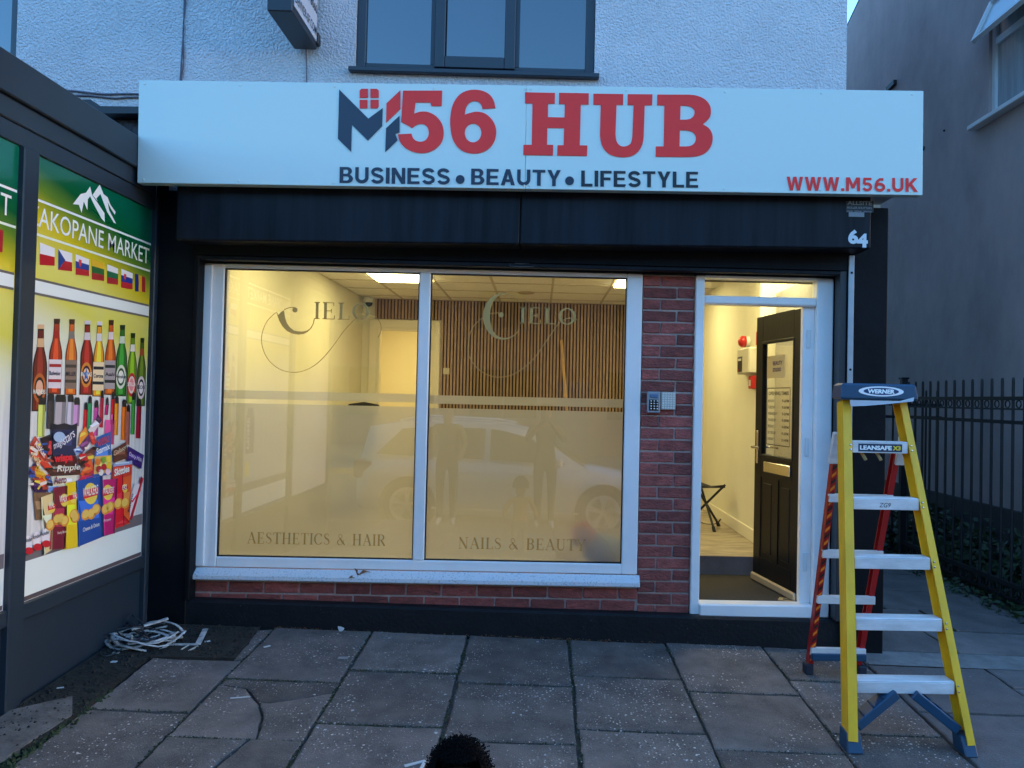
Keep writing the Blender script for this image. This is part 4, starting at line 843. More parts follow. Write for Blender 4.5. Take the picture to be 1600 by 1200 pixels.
# disposable sticks under the bottles
for x0, y0, x1, y1, c in ((140, 50, 190, 285, (200, 222, 110)), (205, 20, 255, 230, (58, 56, 60)), (262, 30, 340, 200, (165, 168, 178)), (350, 30, 395, 230, (190, 196, 216)), (395, 50, 440, 210, (188, 150, 208)), (470, 85, 495, 230, (190, 25, 35)), (498, 40, 527, 260, (35, 150, 95)), (543, 70, 575, 280, (185, 70, 160)), (588, 0, 612, 220, (185, 20, 55)), (625, 50, 648, 130, (170, 25, 110)), (620, 165, 690, 340, (215, 85, 160)), (666, 10, 690, 200, (180, 20, 40)), (690, 40, 720, 275, (225, 145, 30)), (742, 65, 775, 310, (215, 115, 30)), (775, 100, 803, 345, (150, 95, 90)), (813, 15, 840, 270, (55, 150, 60)), (850, 60, 882, 298, (145, 12, 45))):
    sk = -.06*(x1-x0)
    ink('printed_stick', [(x0, y0), (x1, y0-sk), (x1-8, y1-sk), (x0-8, y1)], c, 10, f=z3)
    ink('printed_stick', [(x0+(x1-x0)*.62, y0), (x1, y0-sk), (x1-8, y1-sk), (x0+(x1-x0)*.62-8, y1)], tuple(int(v*.72) for v in c), 11, f=z3)
    if x0 != 620: ink('printed_stick_tip', [(x0+2, y0+8), (x0+2, y0-30), (x0+8, y0-46), (x1-8, y0-46), (x1-2, y0-30), (x1-2, y0+8)], (28, 28, 32), 12, f=z3)
    else: ink('printed_stick_tip', [(x0+38, y0), (x0+40, y0-40), (x0+62, y0-40), (x0+64, y0)], c, 11, f=z3)
# sweets and snack bags, far to near
PK = [([(100, 690), (230, 690), (205, 880), (118, 890)], (112, 90, 62)), ([(62, 395), (95, 355), (250, 520), (215, 545)], (200, 60, 40)), ([(78, 345), (115, 280), (215, 430), (185, 470)], (170, 70, 55)), ([(150, 300), (225, 270), (245, 420), (205, 440)], (35, 20, 30)), ([(215, 320), (240, 315), (240, 415), (205, 420)], (185, 45, 50)),
      ([(60, 555), (115, 470), (170, 560), (130, 600)], (60, 40, 90)), ([(105, 500), (195, 560), (215, 610), (120, 575)], (225, 140, 30)), ([(80, 625), (135, 580), (215, 640), (195, 690), (110, 690)], (55, 30, 75)), ([(140, 590), (185, 580), (200, 640), (160, 650)], (215, 80, 40)), ([(200, 640), (270, 615), (285, 655), (210, 690)], (110, 150, 215)),
      ([(230, 190), (275, 200), (330, 190), (380, 205), (420, 188), (408, 425), (238, 432)], (22, 24, 42)), ([(240, 240), (410, 235), (403, 420), (246, 425)], (30, 38, 78)), ([(228, 432), (415, 426), (418, 500), (240, 502)], (70, 20, 25)), ([(205, 522), (440, 503), (442, 562), (225, 572)], (70, 42, 34)), ([(230, 576), (412, 564), (405, 640), (245, 645)], (205, 215, 195)),
      ([(440, 260), (480, 215), (500, 270), (425, 360)], (215, 140, 50)), ([(430, 370), (500, 270), (515, 320), (450, 420)], (95, 50, 100)), ([(495, 240), (575, 130), (597, 175), (525, 275)], (200, 202, 210)), ([(548, 165), (572, 128), (597, 172), (580, 195)], (60, 35, 70)), ([(500, 260), (530, 250), (560, 330), (530, 350)], (190, 60, 55)), ([(390, 380), (430, 360), (460, 390), (410, 420)], (140, 165, 205)), ([(415, 455), (530, 360), (560, 400), (450, 520)], (90, 48, 38)), ([(440, 560), (520, 430), (535, 520), (470, 590)], (205, 90, 40)), ([(410, 610), (540, 520), (545, 560), (430, 615)], (180, 35, 60)), ([(455, 612), (540, 545), (548, 575), (480, 610)], (95, 40, 110)),
      ([(565, 290), (660, 250), (665, 560), (535, 580), (545, 400)], (45, 92, 165)), ([(545, 430), (664, 420), (664, 545), (538, 560)], (195, 170, 95)), ([(675, 380), (770, 325), (786, 440), (682, 476)], (88, 55, 42)), ([(785, 355), (900, 420), (880, 520), (775, 460)], (52, 32, 105)), ([(680, 482), (815, 460), (812, 575), (672, 592)], (190, 60, 45)), ([(680, 482), (815, 460), (814, 485), (679, 505)], (140, 165, 205)),
      ([(760, 850), (835, 620), (872, 632), (805, 885)], (215, 216, 222)), ([(868, 640), (878, 572), (897, 590), (812, 890), (795, 880)], (170, 25, 45)),
      ([(750, 585), (812, 560), (795, 915), (752, 925)], (205, 95, 45)), ([(705, 588), (748, 560), (757, 930), (688, 950)], (200, 25, 45)), ([(690, 940), (755, 855), (800, 905), (695, 952)], (190, 35, 45)), ([(603, 598), (710, 590), (690, 985), (612, 1000)], (170, 25, 105)), ([(158, 725), (255, 690), (238, 1100), (182, 1140), (205, 960)], (218, 200, 145)), ([(250, 655), (348, 642), (336, 1092), (218, 1102), (245, 900)], (110, 20, 45)), ([(340, 622), (416, 608), (435, 1082), (326, 1102), (345, 870)], (222, 192, 20)), ([(410, 606), (602, 570), (614, 1005), (424, 1082), (432, 850)], (25, 72, 155))]
for i, (q, c) in enumerate(PK):
    ink('printed_packet', q, c, 13+i*.5, f=z3)
    cx = sum(p[0] for p in q)/len(q); cy = sum(p[1] for p in q)/len(q)        # lighter flash inside each packet
    ink('printed_packet_flash', [(cx+(x-cx)*.72-4, cy+(y-cy)*.30-6) for x, y in q], tuple(min(255, int(v*1.3+18)) for v in c), 13.25+i*.5, f=z3)
KT = 36
for q, c in PK[-7:]:                           # printed shading on the bags, dark along one side, light along the other
    a, b_, c_, d = q[0], q[1], q[2], q[3]
    ink('printed_packet_shading', [(b_[0]-(b_[0]-a[0])*.10, b_[1]), b_, c_, (c_[0]-(b_[0]-a[0])*.10, c_[1])], tuple(int(v*.62) for v in c), 35.2, f=z3)
    ink('printed_packet_shading', [a, (a[0]+(b_[0]-a[0])*.07, a[1]), (d[0]+(b_[0]-a[0])*.07, d[1]), d], tuple(min(255, int(v*1.2+25)) for v in c), 35.2, f=z3)
rp = random.Random(31)                         # small wrappers in the heap
for i in range(70):
    x, y = rp.uniform(75, 560), rp.uniform(330, 660)
    if 235 < x < 420 and y < 600 or y > 600 and x > 230: continue
    a = rp.uniform(-.9, .9); w, h = rp.uniform(14, 34), rp.uniform(6, 12); ca_, sa_ = cos(a), sin(a)
    ink('printed_wrapper', [(x+px*w*ca_-py*h*sa_, y+px*w*sa_+py*h*ca_) for px, py in ((-1, -1), (1, -1), (1, 1), (-1, 1))], rp.choice([(190, 35, 45), (225, 150, 40), (60, 30, 90), (40, 26, 24), (215, 212, 205), (40, 80, 160), (150, 60, 40), (235, 200, 70)]), 30+i*.05, f=z3)
def ell(cx, cy, rx, ry, rgb, k, nm='printed_spot', rot=0):
    ink(nm, [(cx+rx*cos(a*pi/8)*cos(rot)-ry*sin(a*pi/8)*sin(rot), cy+rx*cos(a*pi/8)*sin(rot)+ry*sin(a*pi/8)*cos(rot)) for a in range(16)], rgb, k, f=z3)
for cx, cy, s in ((515, 698, 1.0), (640, 690, .72), (325, 745, .6), (390, 725, .55), (235, 800, .5), (762, 660, .4)):   # brand roundel: yellow disc, red ribbon
    ell(cx, cy, 50*s, 78*s, (235, 200, 80), KT); ink('printed_ribbon', [(cx-56*s, cy-25*s), (cx+56*s, cy-48*s), (cx+54*s, cy+8*s), (cx-50*s, cy+40*s)], (190, 25, 40), KT+.5, f=z3)
for cx, cy in ((480, 850), (520, 845), (555, 812), (300, 880), (330, 895), (395, 850), (405, 870), (625, 810), (655, 795), (715, 770), (765, 765), (225, 925), (275, 885)):
    ell(cx, cy, 30, 42, (205, 145, 55), KT+1, 'printed_crisp', .3); ell(cx-3, cy-4, 22, 31, (232, 190, 95), KT+1.5, 'printed_crisp', .3)
def t3(s, a, b, h, rgb, bold=.008, slant=0): ptext(s, a, b, h, rgb, KT+3, bold, f=z3, slant=slant)
t3('WALKERS', (460, 726), (568, 697), .050, (235, 235, 235)); t3('WALKERS', (604, 705), (682, 692), .036, (235, 235, 235)); t3('WALK', (290, 765), (346, 752), .036, (235, 235, 235)); t3('WAL', (386, 738), (416, 730), .036, (235, 235, 235)); t3('WAL', (216, 812), (254, 796), .034, (235, 235, 235)); t3('ERS', (745, 672), (776, 664), .028, (235, 235, 235))
t3('Cheese & Onion', (460, 975), (578, 930), .022, (225, 230, 235), .01); t3('Smoky Bacon', (275, 998), (340, 985), .018, (220, 210, 200), .01); t3('Prawn', (610, 905), (662, 890), .016, (225, 215, 225), .01)
t3('magic', (255, 395), (330, 355), .045, (200, 215, 235)); t3('stars', (325, 350), (405, 285), .042, (200, 215, 235)); ell(290, 290, 42, 38, (150, 185, 220), KT+2); t3('wispa', (250, 488), (385, 475), .048, (205, 40, 55), .05); t3('Ripple', (270, 556), (435, 538), .042, (225, 222, 215), .01, .2); t3('Aero', (250, 632), (340, 622), .04, (120, 50, 60), .02)
t3('HARIBO', (570, 360), (650, 325), .04, (200, 60, 60)); t3('Starmix', (560, 420), (655, 375), .036, (235, 238, 240), .02); t3('Galaxy', (682, 440), (770, 385), .036, (225, 205, 170), .0, .2); t3('Dairy Milk', (790, 430), (880, 480), .028, (225, 220, 240), .0); t3('Skittles', (686, 575), (795, 540), .042, (240, 235, 235), .03); t3('bueno', (795, 830), (825, 700), .022, (60, 40, 50), .02); t3('Twix', (80, 440), (150, 490), .03, (235, 200, 150), .02); t3('TWIRL', (110, 520), (185, 600), .026, (240, 190, 60), .02); t3('KitKat', (110, 345), (180, 440), .026, (230, 215, 215), .02)
for cx, cy, c in ((570, 470, (215, 120, 50)), (610, 455, (120, 160, 60)), (645, 450, (230, 205, 60)), (575, 520, (160, 40, 50)), (612, 505, (170, 30, 40)), (648, 500, (235, 190, 50)), (590, 545, (220, 220, 220)), (640, 540, (210, 190, 215))): ell(cx, cy, 18, 24, c, KT+2)
for cx, cy in ((66, 1062), (128, 1035), (190, 1012)):
    ell(cx, cy, 30, 62, (215, 220, 228), KT); ell(cx+6, cy+48, 32, 26, (180, 25, 40), KT+.5); ptext('kinder', (cx-26, cy-8), (cx+28, cy-24), .02, (40, 40, 60), KT+3, .01, f=z3)
# what shows of the next panel along: a purple bottle and a yellow fruit
m = MB(); m.poly([(XM-.006, y, z) for y, z in ((-1.60, .98), (-1.60, 1.28), (-1.56, 1.36), (-1.46, 1.36), (-1.425, 1.28), (-1.425, .98))]); K('printed_bottle', m, flat((70, 50, 120)), PB)
m = MB(); put_text(m, 'PRIME', Vector((XM-.0055, -1.44, 1.02)), EZ, -EY, .26, .06, .03); K('printed_lettering', m, flat((225, 225, 235)), PB)
m = MB(); m.poly([(XM-.006, -1.47+.055*cos(a*pi/10), .85+.07*sin(a*pi/10)) for a in range(20)]); K('printed_spot', m, flat((225, 200, 60)), PB)
# ================================================================== neighbouring house on the right, behind the railing
XN = 4.6
NB = thing('neighbouring_house', 'tall dark grey rendered house wall beyond the railing', 'building', (XN, 4, 0))
m = MB()
WY0, WY1, WZa, WZb = 1.55, 2.85, 4.50, 5.75
prof_n = [(.2, -.6), (14, -.6), (14, 4.0), (6.56, 7.29), (5.4, 7.73), (.2, 7.73)]
def nwall(x0, x1):
    m.poly([(x0, y, z) for y, z in [(.2, -.6), (WY0, -.6), (WY0, 7.73), (.2, 7.73)]], t=(x1-x0, 0, 0))
    m.poly([(x0, y, z) for y, z in [(WY1, -.6), (14, -.6), (14, 4.0), (6.56, 7.29), (5.4, 7.73), (WY1, 7.73)]], t=(x1-x0, 0, 0))
    m.poly([(x0, y, z) for y, z in [(WY0, -.6), (WY1, -.6), (WY1, WZa), (WY0, WZa)]], t=(x1-x0, 0, 0)); m.poly([(x0, y, z) for y, z in [(WY0, WZb), (WY1, WZb), (WY1, 7.73), (WY0, 7.73)]], t=(x1-x0, 0, 0))
nwall(XN, XN+.3)
m.box(XN+.3, 12, .2, .5, -.6, 7.73); obj('rendered_wall', m, NEIGH, NB)
m = MB(); m.box(XN-.05, XN-.001, .19, 14, -.6, .52); obj('wall_plinth', m, mat('damp_plinth', (.05, .045, .045), .8, var=.3, vscale=4), NB)
m = MB(); x0, x1 = XN+.03, XN+.11
m.box(x0, x1, WY0, WY0+.06, WZa, WZb, c=.005); m.box(x0, x1, WY1-.06, WY1, WZa, WZb, c=.005); m.box(x0+.001, x1, WY0+.06, WY1-.06, WZa, WZa+.06); m.box(x0+.001, x1, WY0+.06, WY1-.06, WZb-.06, WZb); m.box(x0+.002, x1, WY0+.06, WY1-.06, 5.25, 5.32); m.box(x0+.002, x1, 2.14, 2.2, WZa+.06, 5.25)
NW = obj('side_window', m, mat('grey_white_frame', (.8, .78, .76), .4), NB)
m = MB(); m.box(XN+.06, XN+.066, WY0+.05, WY1-.05, WZa+.05, WZb-.05); obj('window_pane', m, mat('curtained_glass', (.36, .40, .42), .08, var=.25, vscale=2, stretch=(1, 5, .3)), NW)
for k in range(7):
    m = MB(); y = WY0+.1+k*.165; m.box(XN+.12, XN+.128, y, y+.12, WZa+.08, 5.24); obj('blind_slat', m, mat('pale_blind', (.45, .5, .52), .7), NW)
# top light standing open, hinged along its head
m = MB(); H0 = Vector((XN+.0, 0, WZb-.05)); dn_ = Vector((-.19, 0, -.42)); Lk = dn_.normalized()
for y0, y1 in ((WY0+.02, WY0+.08), (WY1-.08, WY1-.02)): m.bar(H0+EY*((y0+y1)/2), H0+EY*((y0+y1)/2)+dn_, .06, .045, upv=(.7, 0, -.6))
for t in (0.03, .97): m.bar(H0+dn_*t+EY*(WY0+.08), H0+dn_*t+EY*(WY1-.08), .06, .044, upv=(.7, 0, -.6))
obj('open_sash', m, MATS['grey_white_frame'], NW)
m = MB(); c = H0; m.add([c+EY*(WY0+.07)+dn_*.04, c+EY*(WY1-.07)+dn_*.04, c+EY*(WY1-.07)+dn_*.96, c+EY*(WY0+.07)+dn_*.96], [(0, 1, 2, 3)]); obj('sash_pane', m, mat('pale_glass', (.5, .52, .52), .08), NW)
m = MB(); m.box(XN-.10, XN+.03, WY0-.06, WY1+.22, WZa-.05, WZa-.002, c=.006); obj('sill', m, MATS['grey_white_frame'], NW)
for u, v, r in ((1476, 204, .012), (1443, 232, .03)):
    p = atX(u, v, XN-.002); m = MB(); m.lathe([(r*.4, -.02), (r, -.012), (r, 0)], p, axis='X', n=10); obj('wall_fixing', m, IRON, NB)
m = MB(); p, q = atX(1387, 140, XN-.02), atX(1399, 128, XN-.02); m.bar(p, q, .05, .06); obj('pipe_stub', m, IRON, NB)
m = MB(); m.poly([(XN+.001, y, z) for y, z in ((14, 4.002), (6.56, 7.292), (5.4, 7.732), (.2, 7.732), (.2, 7.78), (5.41, 7.78), (6.57, 7.33), (14, 4.04))], t=(6, 0, 0)); obj('roof', m, MATS['slate'], NB)
# ---- iron railing
XF = 3.85
RL = thing('iron_railing', 'black iron railing with ring frieze along the alley', 'railing', (XF, 2, 0))
for z0, z1, d in ((1.565, 1.595, .03), (1.485, 1.50, .02), (1.37, 1.40, .02)):
    m = MB(); m.box(XF-d/2, XF+d/2, -.6, 3.05, z0, z1); obj('rail', m, IRON, RL)
for z0, z1, d in ((.05, .09, .03), (-.05, -.028, .02)):
    m = MB(); m.add([(XF+sx_*d/2, y, z+gz(XF, y)*.0) for y in (-.6, 3.05) for sx_ in (-1, 1) for z in (z0, z1)], [(0, 1, 3, 2), (4, 6, 7, 5), (0, 4, 5, 1), (2, 3, 7, 6), (0, 2, 6, 4), (1, 5, 7, 3)]); obj('rail', m, IRON, RL)
q = MB(); q.tube([(0, 0, 0), (0, 0, 1.78), (0, 0, 1.80)], [.0115, .0115, .008], 6); pk = mesh_of(q, 'picket', IRON, Vector())
q = MB(); q.tube([(0, .030*cos(a*pi/8), .030*sin(a*pi/8)) for a in range(17)], .006, 5, upv=Vector((1, 0, 0))); rg = mesh_of(q, 'ring', IRON, Vector())
y = -.5; k = 0
while y < 3.0:
    inst('picket', pk, (XF, y, -.05), RL); inst('ring', rg, (XF, y+.0725, 1.533), RL); inst('ring', rg, (XF, y+.0725, .010), RL); y += .1435
for y in (3.05, .78):
    m = MB(); m.box(XF-.03, XF+.03, y-.03, y+.03, -.1, 1.78, c=.004); m.box(XF-.04, XF+.04, y-.04, y+.04, 1.78, 1.80, c=.004); obj('post', m, IRON, RL)
RR = thing('iron_railing', 'second black railing crossing the far end of the alley', 'railing', (3.2, 3.6, 0))
for z0, z1 in ((1.5, 1.53), (1.36, 1.39), (.05, .09)): m = MB(); m.box(2.2, 4.55, 3.585, 3.615, z0, z1); obj('rail', m, IRON, RR)
x = 2.25
while x < 4.55: inst('picket', pk, (x, 3.6, -.12), RR); x += .125
# garden strip behind the railing
def leaves(n, box, size, mats, flatn=.4, seed=1):
    rd = random.Random(seed); m = MB()
    for i in range(n):
        c = Vector([rd.uniform(*box[k]) for k in range(3)]); c.z += gz(c.x, 0) if box[2][0] < 1 else 0
        a = Vector((rd.gauss(0, 1), rd.gauss(0, 1), rd.gauss(0, flatn))).normalized(); b = a.cross(Vector((rd.gauss(0, 1), rd.gauss(0, 1), rd.gauss(0, 1)))).normalized(); s = size*rd.uniform(.5, 1.3)
        m.add([c-a*s, c+b*s*.45, c+a*s, c-b*s*.45], [(0, 1, 2, 3)], rd.randrange(len(mats)))
    return m
m = leaves(2600, ((3.9, 4.54), (-.5, 4.4), (-.03, .16)), .05, [0, 0, 0], seed=3); a = leaves(900, ((3.95, 4.54), (.6, 4.4), (.1, .5)), .05, [0, 0, 0], seed=4); m.v_off = len(m.v); m.add(a.v, a.f); obj('garden_ground_cover', m, LEAF, kind='stuff')
m = leaves(900, ((3.55, 3.86), (-.4, 3.2), (-.02, .035)), .03, [0, 0], seed=5); obj('alley_edge_weeds', m, LEAF, kind='stuff')
# ================================================================== stepladder
LD = thing('stepladder', 'yellow fibreglass stepladder with aluminium treads and red rear legs', 'ladder', (1.74, -1.36, gz(1.74, -1.36)))
def L(name, mb, m, parent=LD, **k): return obj(name, mb, m, parent, **k)
fl0, fr0 = atG(1323, 1177), atG(1521, 1182); fl0.z += .0; 
flt, frt = Vector((1.592, -.895, 1.53)), Vector((1.928, -.895, 1.53))
fl0 = Vector((1.452, -1.36, gz(1.45, -1.36))); fr0 = Vector((2.045, -1.352, gz(2.04, -1.35)))
def rail(a, b, flip, m, w=.068, d=.026, t=.007):       # C-channel: web across the front, two flanges
    mbx = MB(); ax = (b-a).normalized(); side = EX*flip; nrm = ax.cross(side).normalized()
    if nrm.y > 0: nrm = -nrm
    back = -nrm
    # flange facing outwards to the street, web along the depth
    mbx.bar(a+side*d/2, b+side*d/2, d, t, upv=nrm); mbx.bar(a+back*w/2+side*t/2, b+back*w/2+side*t/2, t, w-t*1.2, upv=nrm); mbx.bar(a+back*w+side*d/2, b+back*w+side*d/2, d, t, upv=nrm)
    return mbx
def on(a, b, z): return a+(b-a)*((z-a.z)/(b.z-a.z))
rl = rail(fl0+EZ*.05, flt, 1, YEL, w=.075, d=.044); rl_ = L('front_rail', rl, YEL)
rr = rail(fr0+EZ*.05, frt, -1, YEL, w=.075, d=.036); rr_ = L('front_rail', rr, YEL)
# the wide web of each rail shows its outer face
TZ = [.205, .475, .752, 1.032, 1.312]
for i, z in enumerate(TZ):
    a = on(fl0, flt, z); b = on(fr0, frt, z); x0, x1 = a.x+.0455, b.x-.0375; y0 = a.y-.006; dp = .085
    m = MB(); m.box(x0, x1, y0, y0+dp, z-.006, z, c=.002); m.box(x0, x1, y0-.0005, y0+.006, z-.058, z-.0065, c=.0015); m.box(x0, x1, y0+dp-.006, y0+dp+.0005, z-.04, z-.0065)
    for k in range(5): m.box(x0+.002, x1-.002, y0+.01+k*.014, y0+.014+k*.014, z+.0002, z+.002)
    tr = L('tread', m, ALU)
    for sx_, X in ((1, a.x+.032), (-1, b.x-.022)):
        for dz in (-.018, -.042):
            q = MB(); q.lathe([(.0005, -.004), (.005, -.003), (.006, 0)], (X, on(fl0, flt, z+dz).y-.004, z+dz), axis='Y', n=8); L('rivet', q, CHROME)
    if i == 4:
        q = MB(); q.quad((x0+.03, y0-.0012, z-.052), (x1-.03, y0-.0012, z-.052), (x1-.03, y0-.0012, z-.011), (x0+.03, y0-.0012, z-.011)); L('label', q, flat((18, 48, 78)), tr)
        q = MB(); put_text(q, 'LEANSAFE', (x0+.038, y0-.0022, z-.043), EX, EZ, .165, .023, .05); L('lettering', q, flat((225, 235, 240)), tr)
        q = MB(); put_text(q, 'X3', (x0+.208, y0-.0022, z-.043), EX, EZ, .042, .023, .05); L('lettering', q, flat((235, 200, 40)), tr)
    if i == 3:
        q = MB(); put_text(q, 'ZG9', (x0+.13, y0-.0022, z-.045), EX, EZ, .055, .022, -.005, slant=.2); L('scrawl', q, flat((40, 45, 60)), tr)
m = MB()
m.hull8([(1.555, -.965, 1.525), (1.965, -.965, 1.525), (1.565, -.80, 1.53), (1.955, -.80, 1.53), (1.565, -.955, 1.612), (1.955, -.955, 1.612), (1.575, -.81, 1.612), (1.945, -.81, 1.612)], .012); CAP = L('top_cap', m, LBLUE)
m = MB(); c = Vector((1.765, -.9658, 1.572)); yy = lambda z: -.965+(z-1.525)/.087*.010-.0015
def el(rx, rz, k): return [(c.x+rx*cos(a*pi/14), yy(c.z+rz*sin(a*pi/14))-.0008*k, c.z+rz*sin(a*pi/14)) for a in range(28)]
m.poly(el(.118, .026, 0)); L('emblem', m, flat((205, 225, 235)), CAP); m = MB(); m.poly(el(.092, .0185, 1)); L('emblem', m, flat((18, 50, 95)), CAP)
m = MB(); put_text(m, 'WERNER', (c.x-.073, yy(1.562)-.002, 1.5605), EX, (EZ+EY*.115).normalized(), .142, .0225, .05, slant=.15); L('lettering', m, flat((225, 235, 240)), CAP)
m = MB(); m.add([(1.60, -.968, 1.524), (1.93, -.968, 1.524), (1.935, -.966, 1.545), (1.90, -.969, 1.528), (1.80, -.969, 1.508), (1.68, -.969, 1.496), (1.605, -.968, 1.492)], [(0, 6, 5, 4, 3, 2, 1)]); L('plastic_wrap', m, mat('torn_film', (.55, .58, .62), .25))
# rear section: red rails leaning away, splayed at the top
bl0, br0 = Vector((1.588, -.467, gz(1.588, -.467))), Vector((1.898, -.464, gz(1.9, -.464)))
blt, brt = Vector((1.592, -.80, 1.27)), Vector((1.952, -.80, 1.27))
for a, b, f in ((bl0, blt, 1), (br0, brt, -1)):
    L('rear_rail', rail(a+EZ*.04, b, f, LRED, w=.04, d=.03, t=.006), LRED)
    m = MB(); m.bar(b-(b-a).normalized()*.09, b+EZ*.08-EY*.04, .05, .03, upv=(0, 1, 0), c=.004); L('hinge_bracket', m, ALU)
    m = MB(); m.hull8([(a.x+dx_, a.y+dy_, a.z+dz_) for dz_ in (.0, .06) for dy_ in (-.03, .03) for dx_ in (-.024, .024)], .006); L('rear_foot', m, mat('dark_blue_rubber', (.012, .018, .035), .5))
for z in (.01, .33, .60, .92):
    a, b = on(bl0, blt, z+.07), on(br0, brt, z+.07); m = MB(); m.bar(a, b, .03, .045, c=.002); L('rear_brace', m, ALU)
m = MB(); a, b = on(bl0, blt, .055), on(br0, brt, .055); m.bar(a-EY*.02, b-EY*.02, .03, .04, c=.004); L('rear_kick_bar', m, LBLUE)
m = MB()                                      # hazard stripes down the left rear leg
for k in range(30):
    t0 = .06+k*.029; a = bl0+(blt-bl0)*t0; b = bl0+(blt-bl0)*(t0+.0145); o = Vector((.0, -.006, 0))
    m.add([a+o+Vector((-.001, -.004, 0)), a+o+Vector((.024, -.004, .022)), b+o+Vector((.024, -.004, .022)), b+o+Vector((-.001, -.004, 0))], [(0, 1, 2, 3)], k % 2)
L('hazard_label', m, [flat((200, 120, 25)), flat((20, 20, 22))])
# feet and corner braces of the front
for a, sg in ((fl0, 1), (fr0, -1)):
    m = MB(); ax = ((flt if sg > 0 else frt)-a).normalized(); x0, x1 = (a.x-.008, a.x+.055) if sg > 0 else (a.x-.052, a.x+.008)
    e_ = ax*.088; m.hull8([(x0-.006*sg*0, a.y-.018, a.z), (x1+(.012 if sg > 0 else 0), a.y-.018, a.z), (x0, a.y+.09, a.z), (x1, a.y+.09, a.z), (x0+e_.x, a.y-.006+e_.y, a.z+e_.z), (x1+e_.x, a.y-.006+e_.y, a.z+e_.z), (x0+e_.x, a.y+.078+e_.y, a.z+e_.z), (x1+e_.x, a.y+.078+e_.y, a.z+e_.z)], .005); L('foot', m, LBLUE)
    z0, z1 = a.z+.10, .148; p = on(a, flt if sg > 0 else frt, z0)+EX*.045*sg+EY*.04; q = Vector((p.x+.20*sg, on(fl0, flt, z1).y+.03, z1)); m = MB(); m.bar(p, q, .075, .045, upv=(0, 0, 1), c=.004)
    for k in range(1, 4): c = p.lerp(q, k/4); m.bar(c-EY*.038+EZ*.02-EX*.016*sg, c+EY*.038+EZ*.02-EX*.016*sg, .006, .004)
    L('corner_brace', m, LBLUE)
for k, dx_ in enumerate((.11, .19)):
    m = MB(); z = 1.25; a = on(fl0, flt, z); m.bar((a.x+dx_, a.y+.05, z+.01), (a.x+dx_+.02, a.y+.03, z-.035), .02, .012, c=.002); m.box(a.x+dx_-.04, a.x+dx_+.03, a.y+.03, a.y+.06, z+.008, z+.016); L('tool_hook', m, mat('tan_plastic', (.42, .27, .10), .5))
ax = (flt-fl0).normalized(); nr = Vector((0, -1, 0)); nr = (nr-ax*nr.dot(ax)).normalized(); sd = ax.cross(nr)
def rlab(z0, z1, x0, x1, rgb): 
    a, b = on(fl0, flt, z0)+nr*.0052, on(fl0, flt, z1)+nr*.0052; m = MB(); m.quad(a+EX*x0, a+EX*x1, b+EX*x1, b+EX*x0); return L('label', m, flat(rgb), rl_)
rlab(1.03, 1.24, .003, .017, (175, 180, 190)); rlab(1.02, 1.05, .003, .017, (25, 28, 32)); rlab(1.215, 1.25, .003, .017, (30, 33, 38)); rlab(.50, .99, .003, .018, (18, 22, 28))
m = MB(); a = on(fl0, flt, .82)+nr*.0062+EX*.0155; put_text(m, 'LEANSAFE X3', on(fl0, flt, .77)+nr*.0062+EX*.0055, -ax, EX, .25, .0095, .03); put_text(m, 'WERNER', on(fl0, flt, .96)+nr*.0062+EX*.0055, -ax, EX, .13, .0095, .03); L('lettering', m, flat((215, 225, 230)), rl_)
# ================================================================== small fittings
KP = thing('door_keypad', 'grey metal entry keypad with round buttons on the brick pier', 'keypad', (.71, -.02, 1.37))
p0, p1 = atY(1011, 645, -.03), atY(1032, 612, -.03)
m = MB(); m.box(p0.x, p1.x, -.034, -.001, p0.z, p1.z, c=.005); obj('case', m, mat('keypad_grey', (.38, .42, .46), .35, metal=.4), KP)
m = MB(); m.box(p0.x+.012, p1.x-.012, -.0365, -.0345, p0.z+.015, p0.z+.085); obj('button_plate', m, FELT, KP)
m = MB(); m.box(p0.x+.014, p1.x-.014, -.042, -.0345, p1.z-.04, p1.z-.016, c=.004); obj('display_hood', m, mat('keypad_blue', (.12, .2, .32), .3), KP)
for i in range(3):
    for j in range(4):
        m = MB(); m.lathe([(.003, -.004), (.0058, -.002), (.006, 0)], (p0.x+.022+i*.0205, -.0366, p0.z+.026+j*.0165), axis='Y', n=10); obj('button', m, CHROME, KP)
p0, p1 = atY(1033, 640, -.03), atY(1056, 613, -.03)
AP = thing('intercom_panel', 'pale square panel with a grid of slots beside the keypad', 'intercom', ((p0.x+p1.x)/2, -.02, p0.z))
m = MB(); m.box(p0.x, p1.x, -.028, -.001, p0.z, p1.z, c=.003); obj('case', m, mat('panel_pale', (.5, .47, .43), .5), AP)
w, h = (p1.x-p0.x-.008)/5, (p1.z-p0.z-.008)/7
for i in range(5):
    for j in range(7): m = MB(); m.box(p0.x+.004+i*w+.002, p0.x+.004+(i+1)*w-.002, -.031, -.0285, p0.z+.004+j*h+.002, p0.z+.004+(j+1)*h-.002, c=.001); obj('tile', m, mat('panel_tile', (.75, .70, .62), .5), AP)
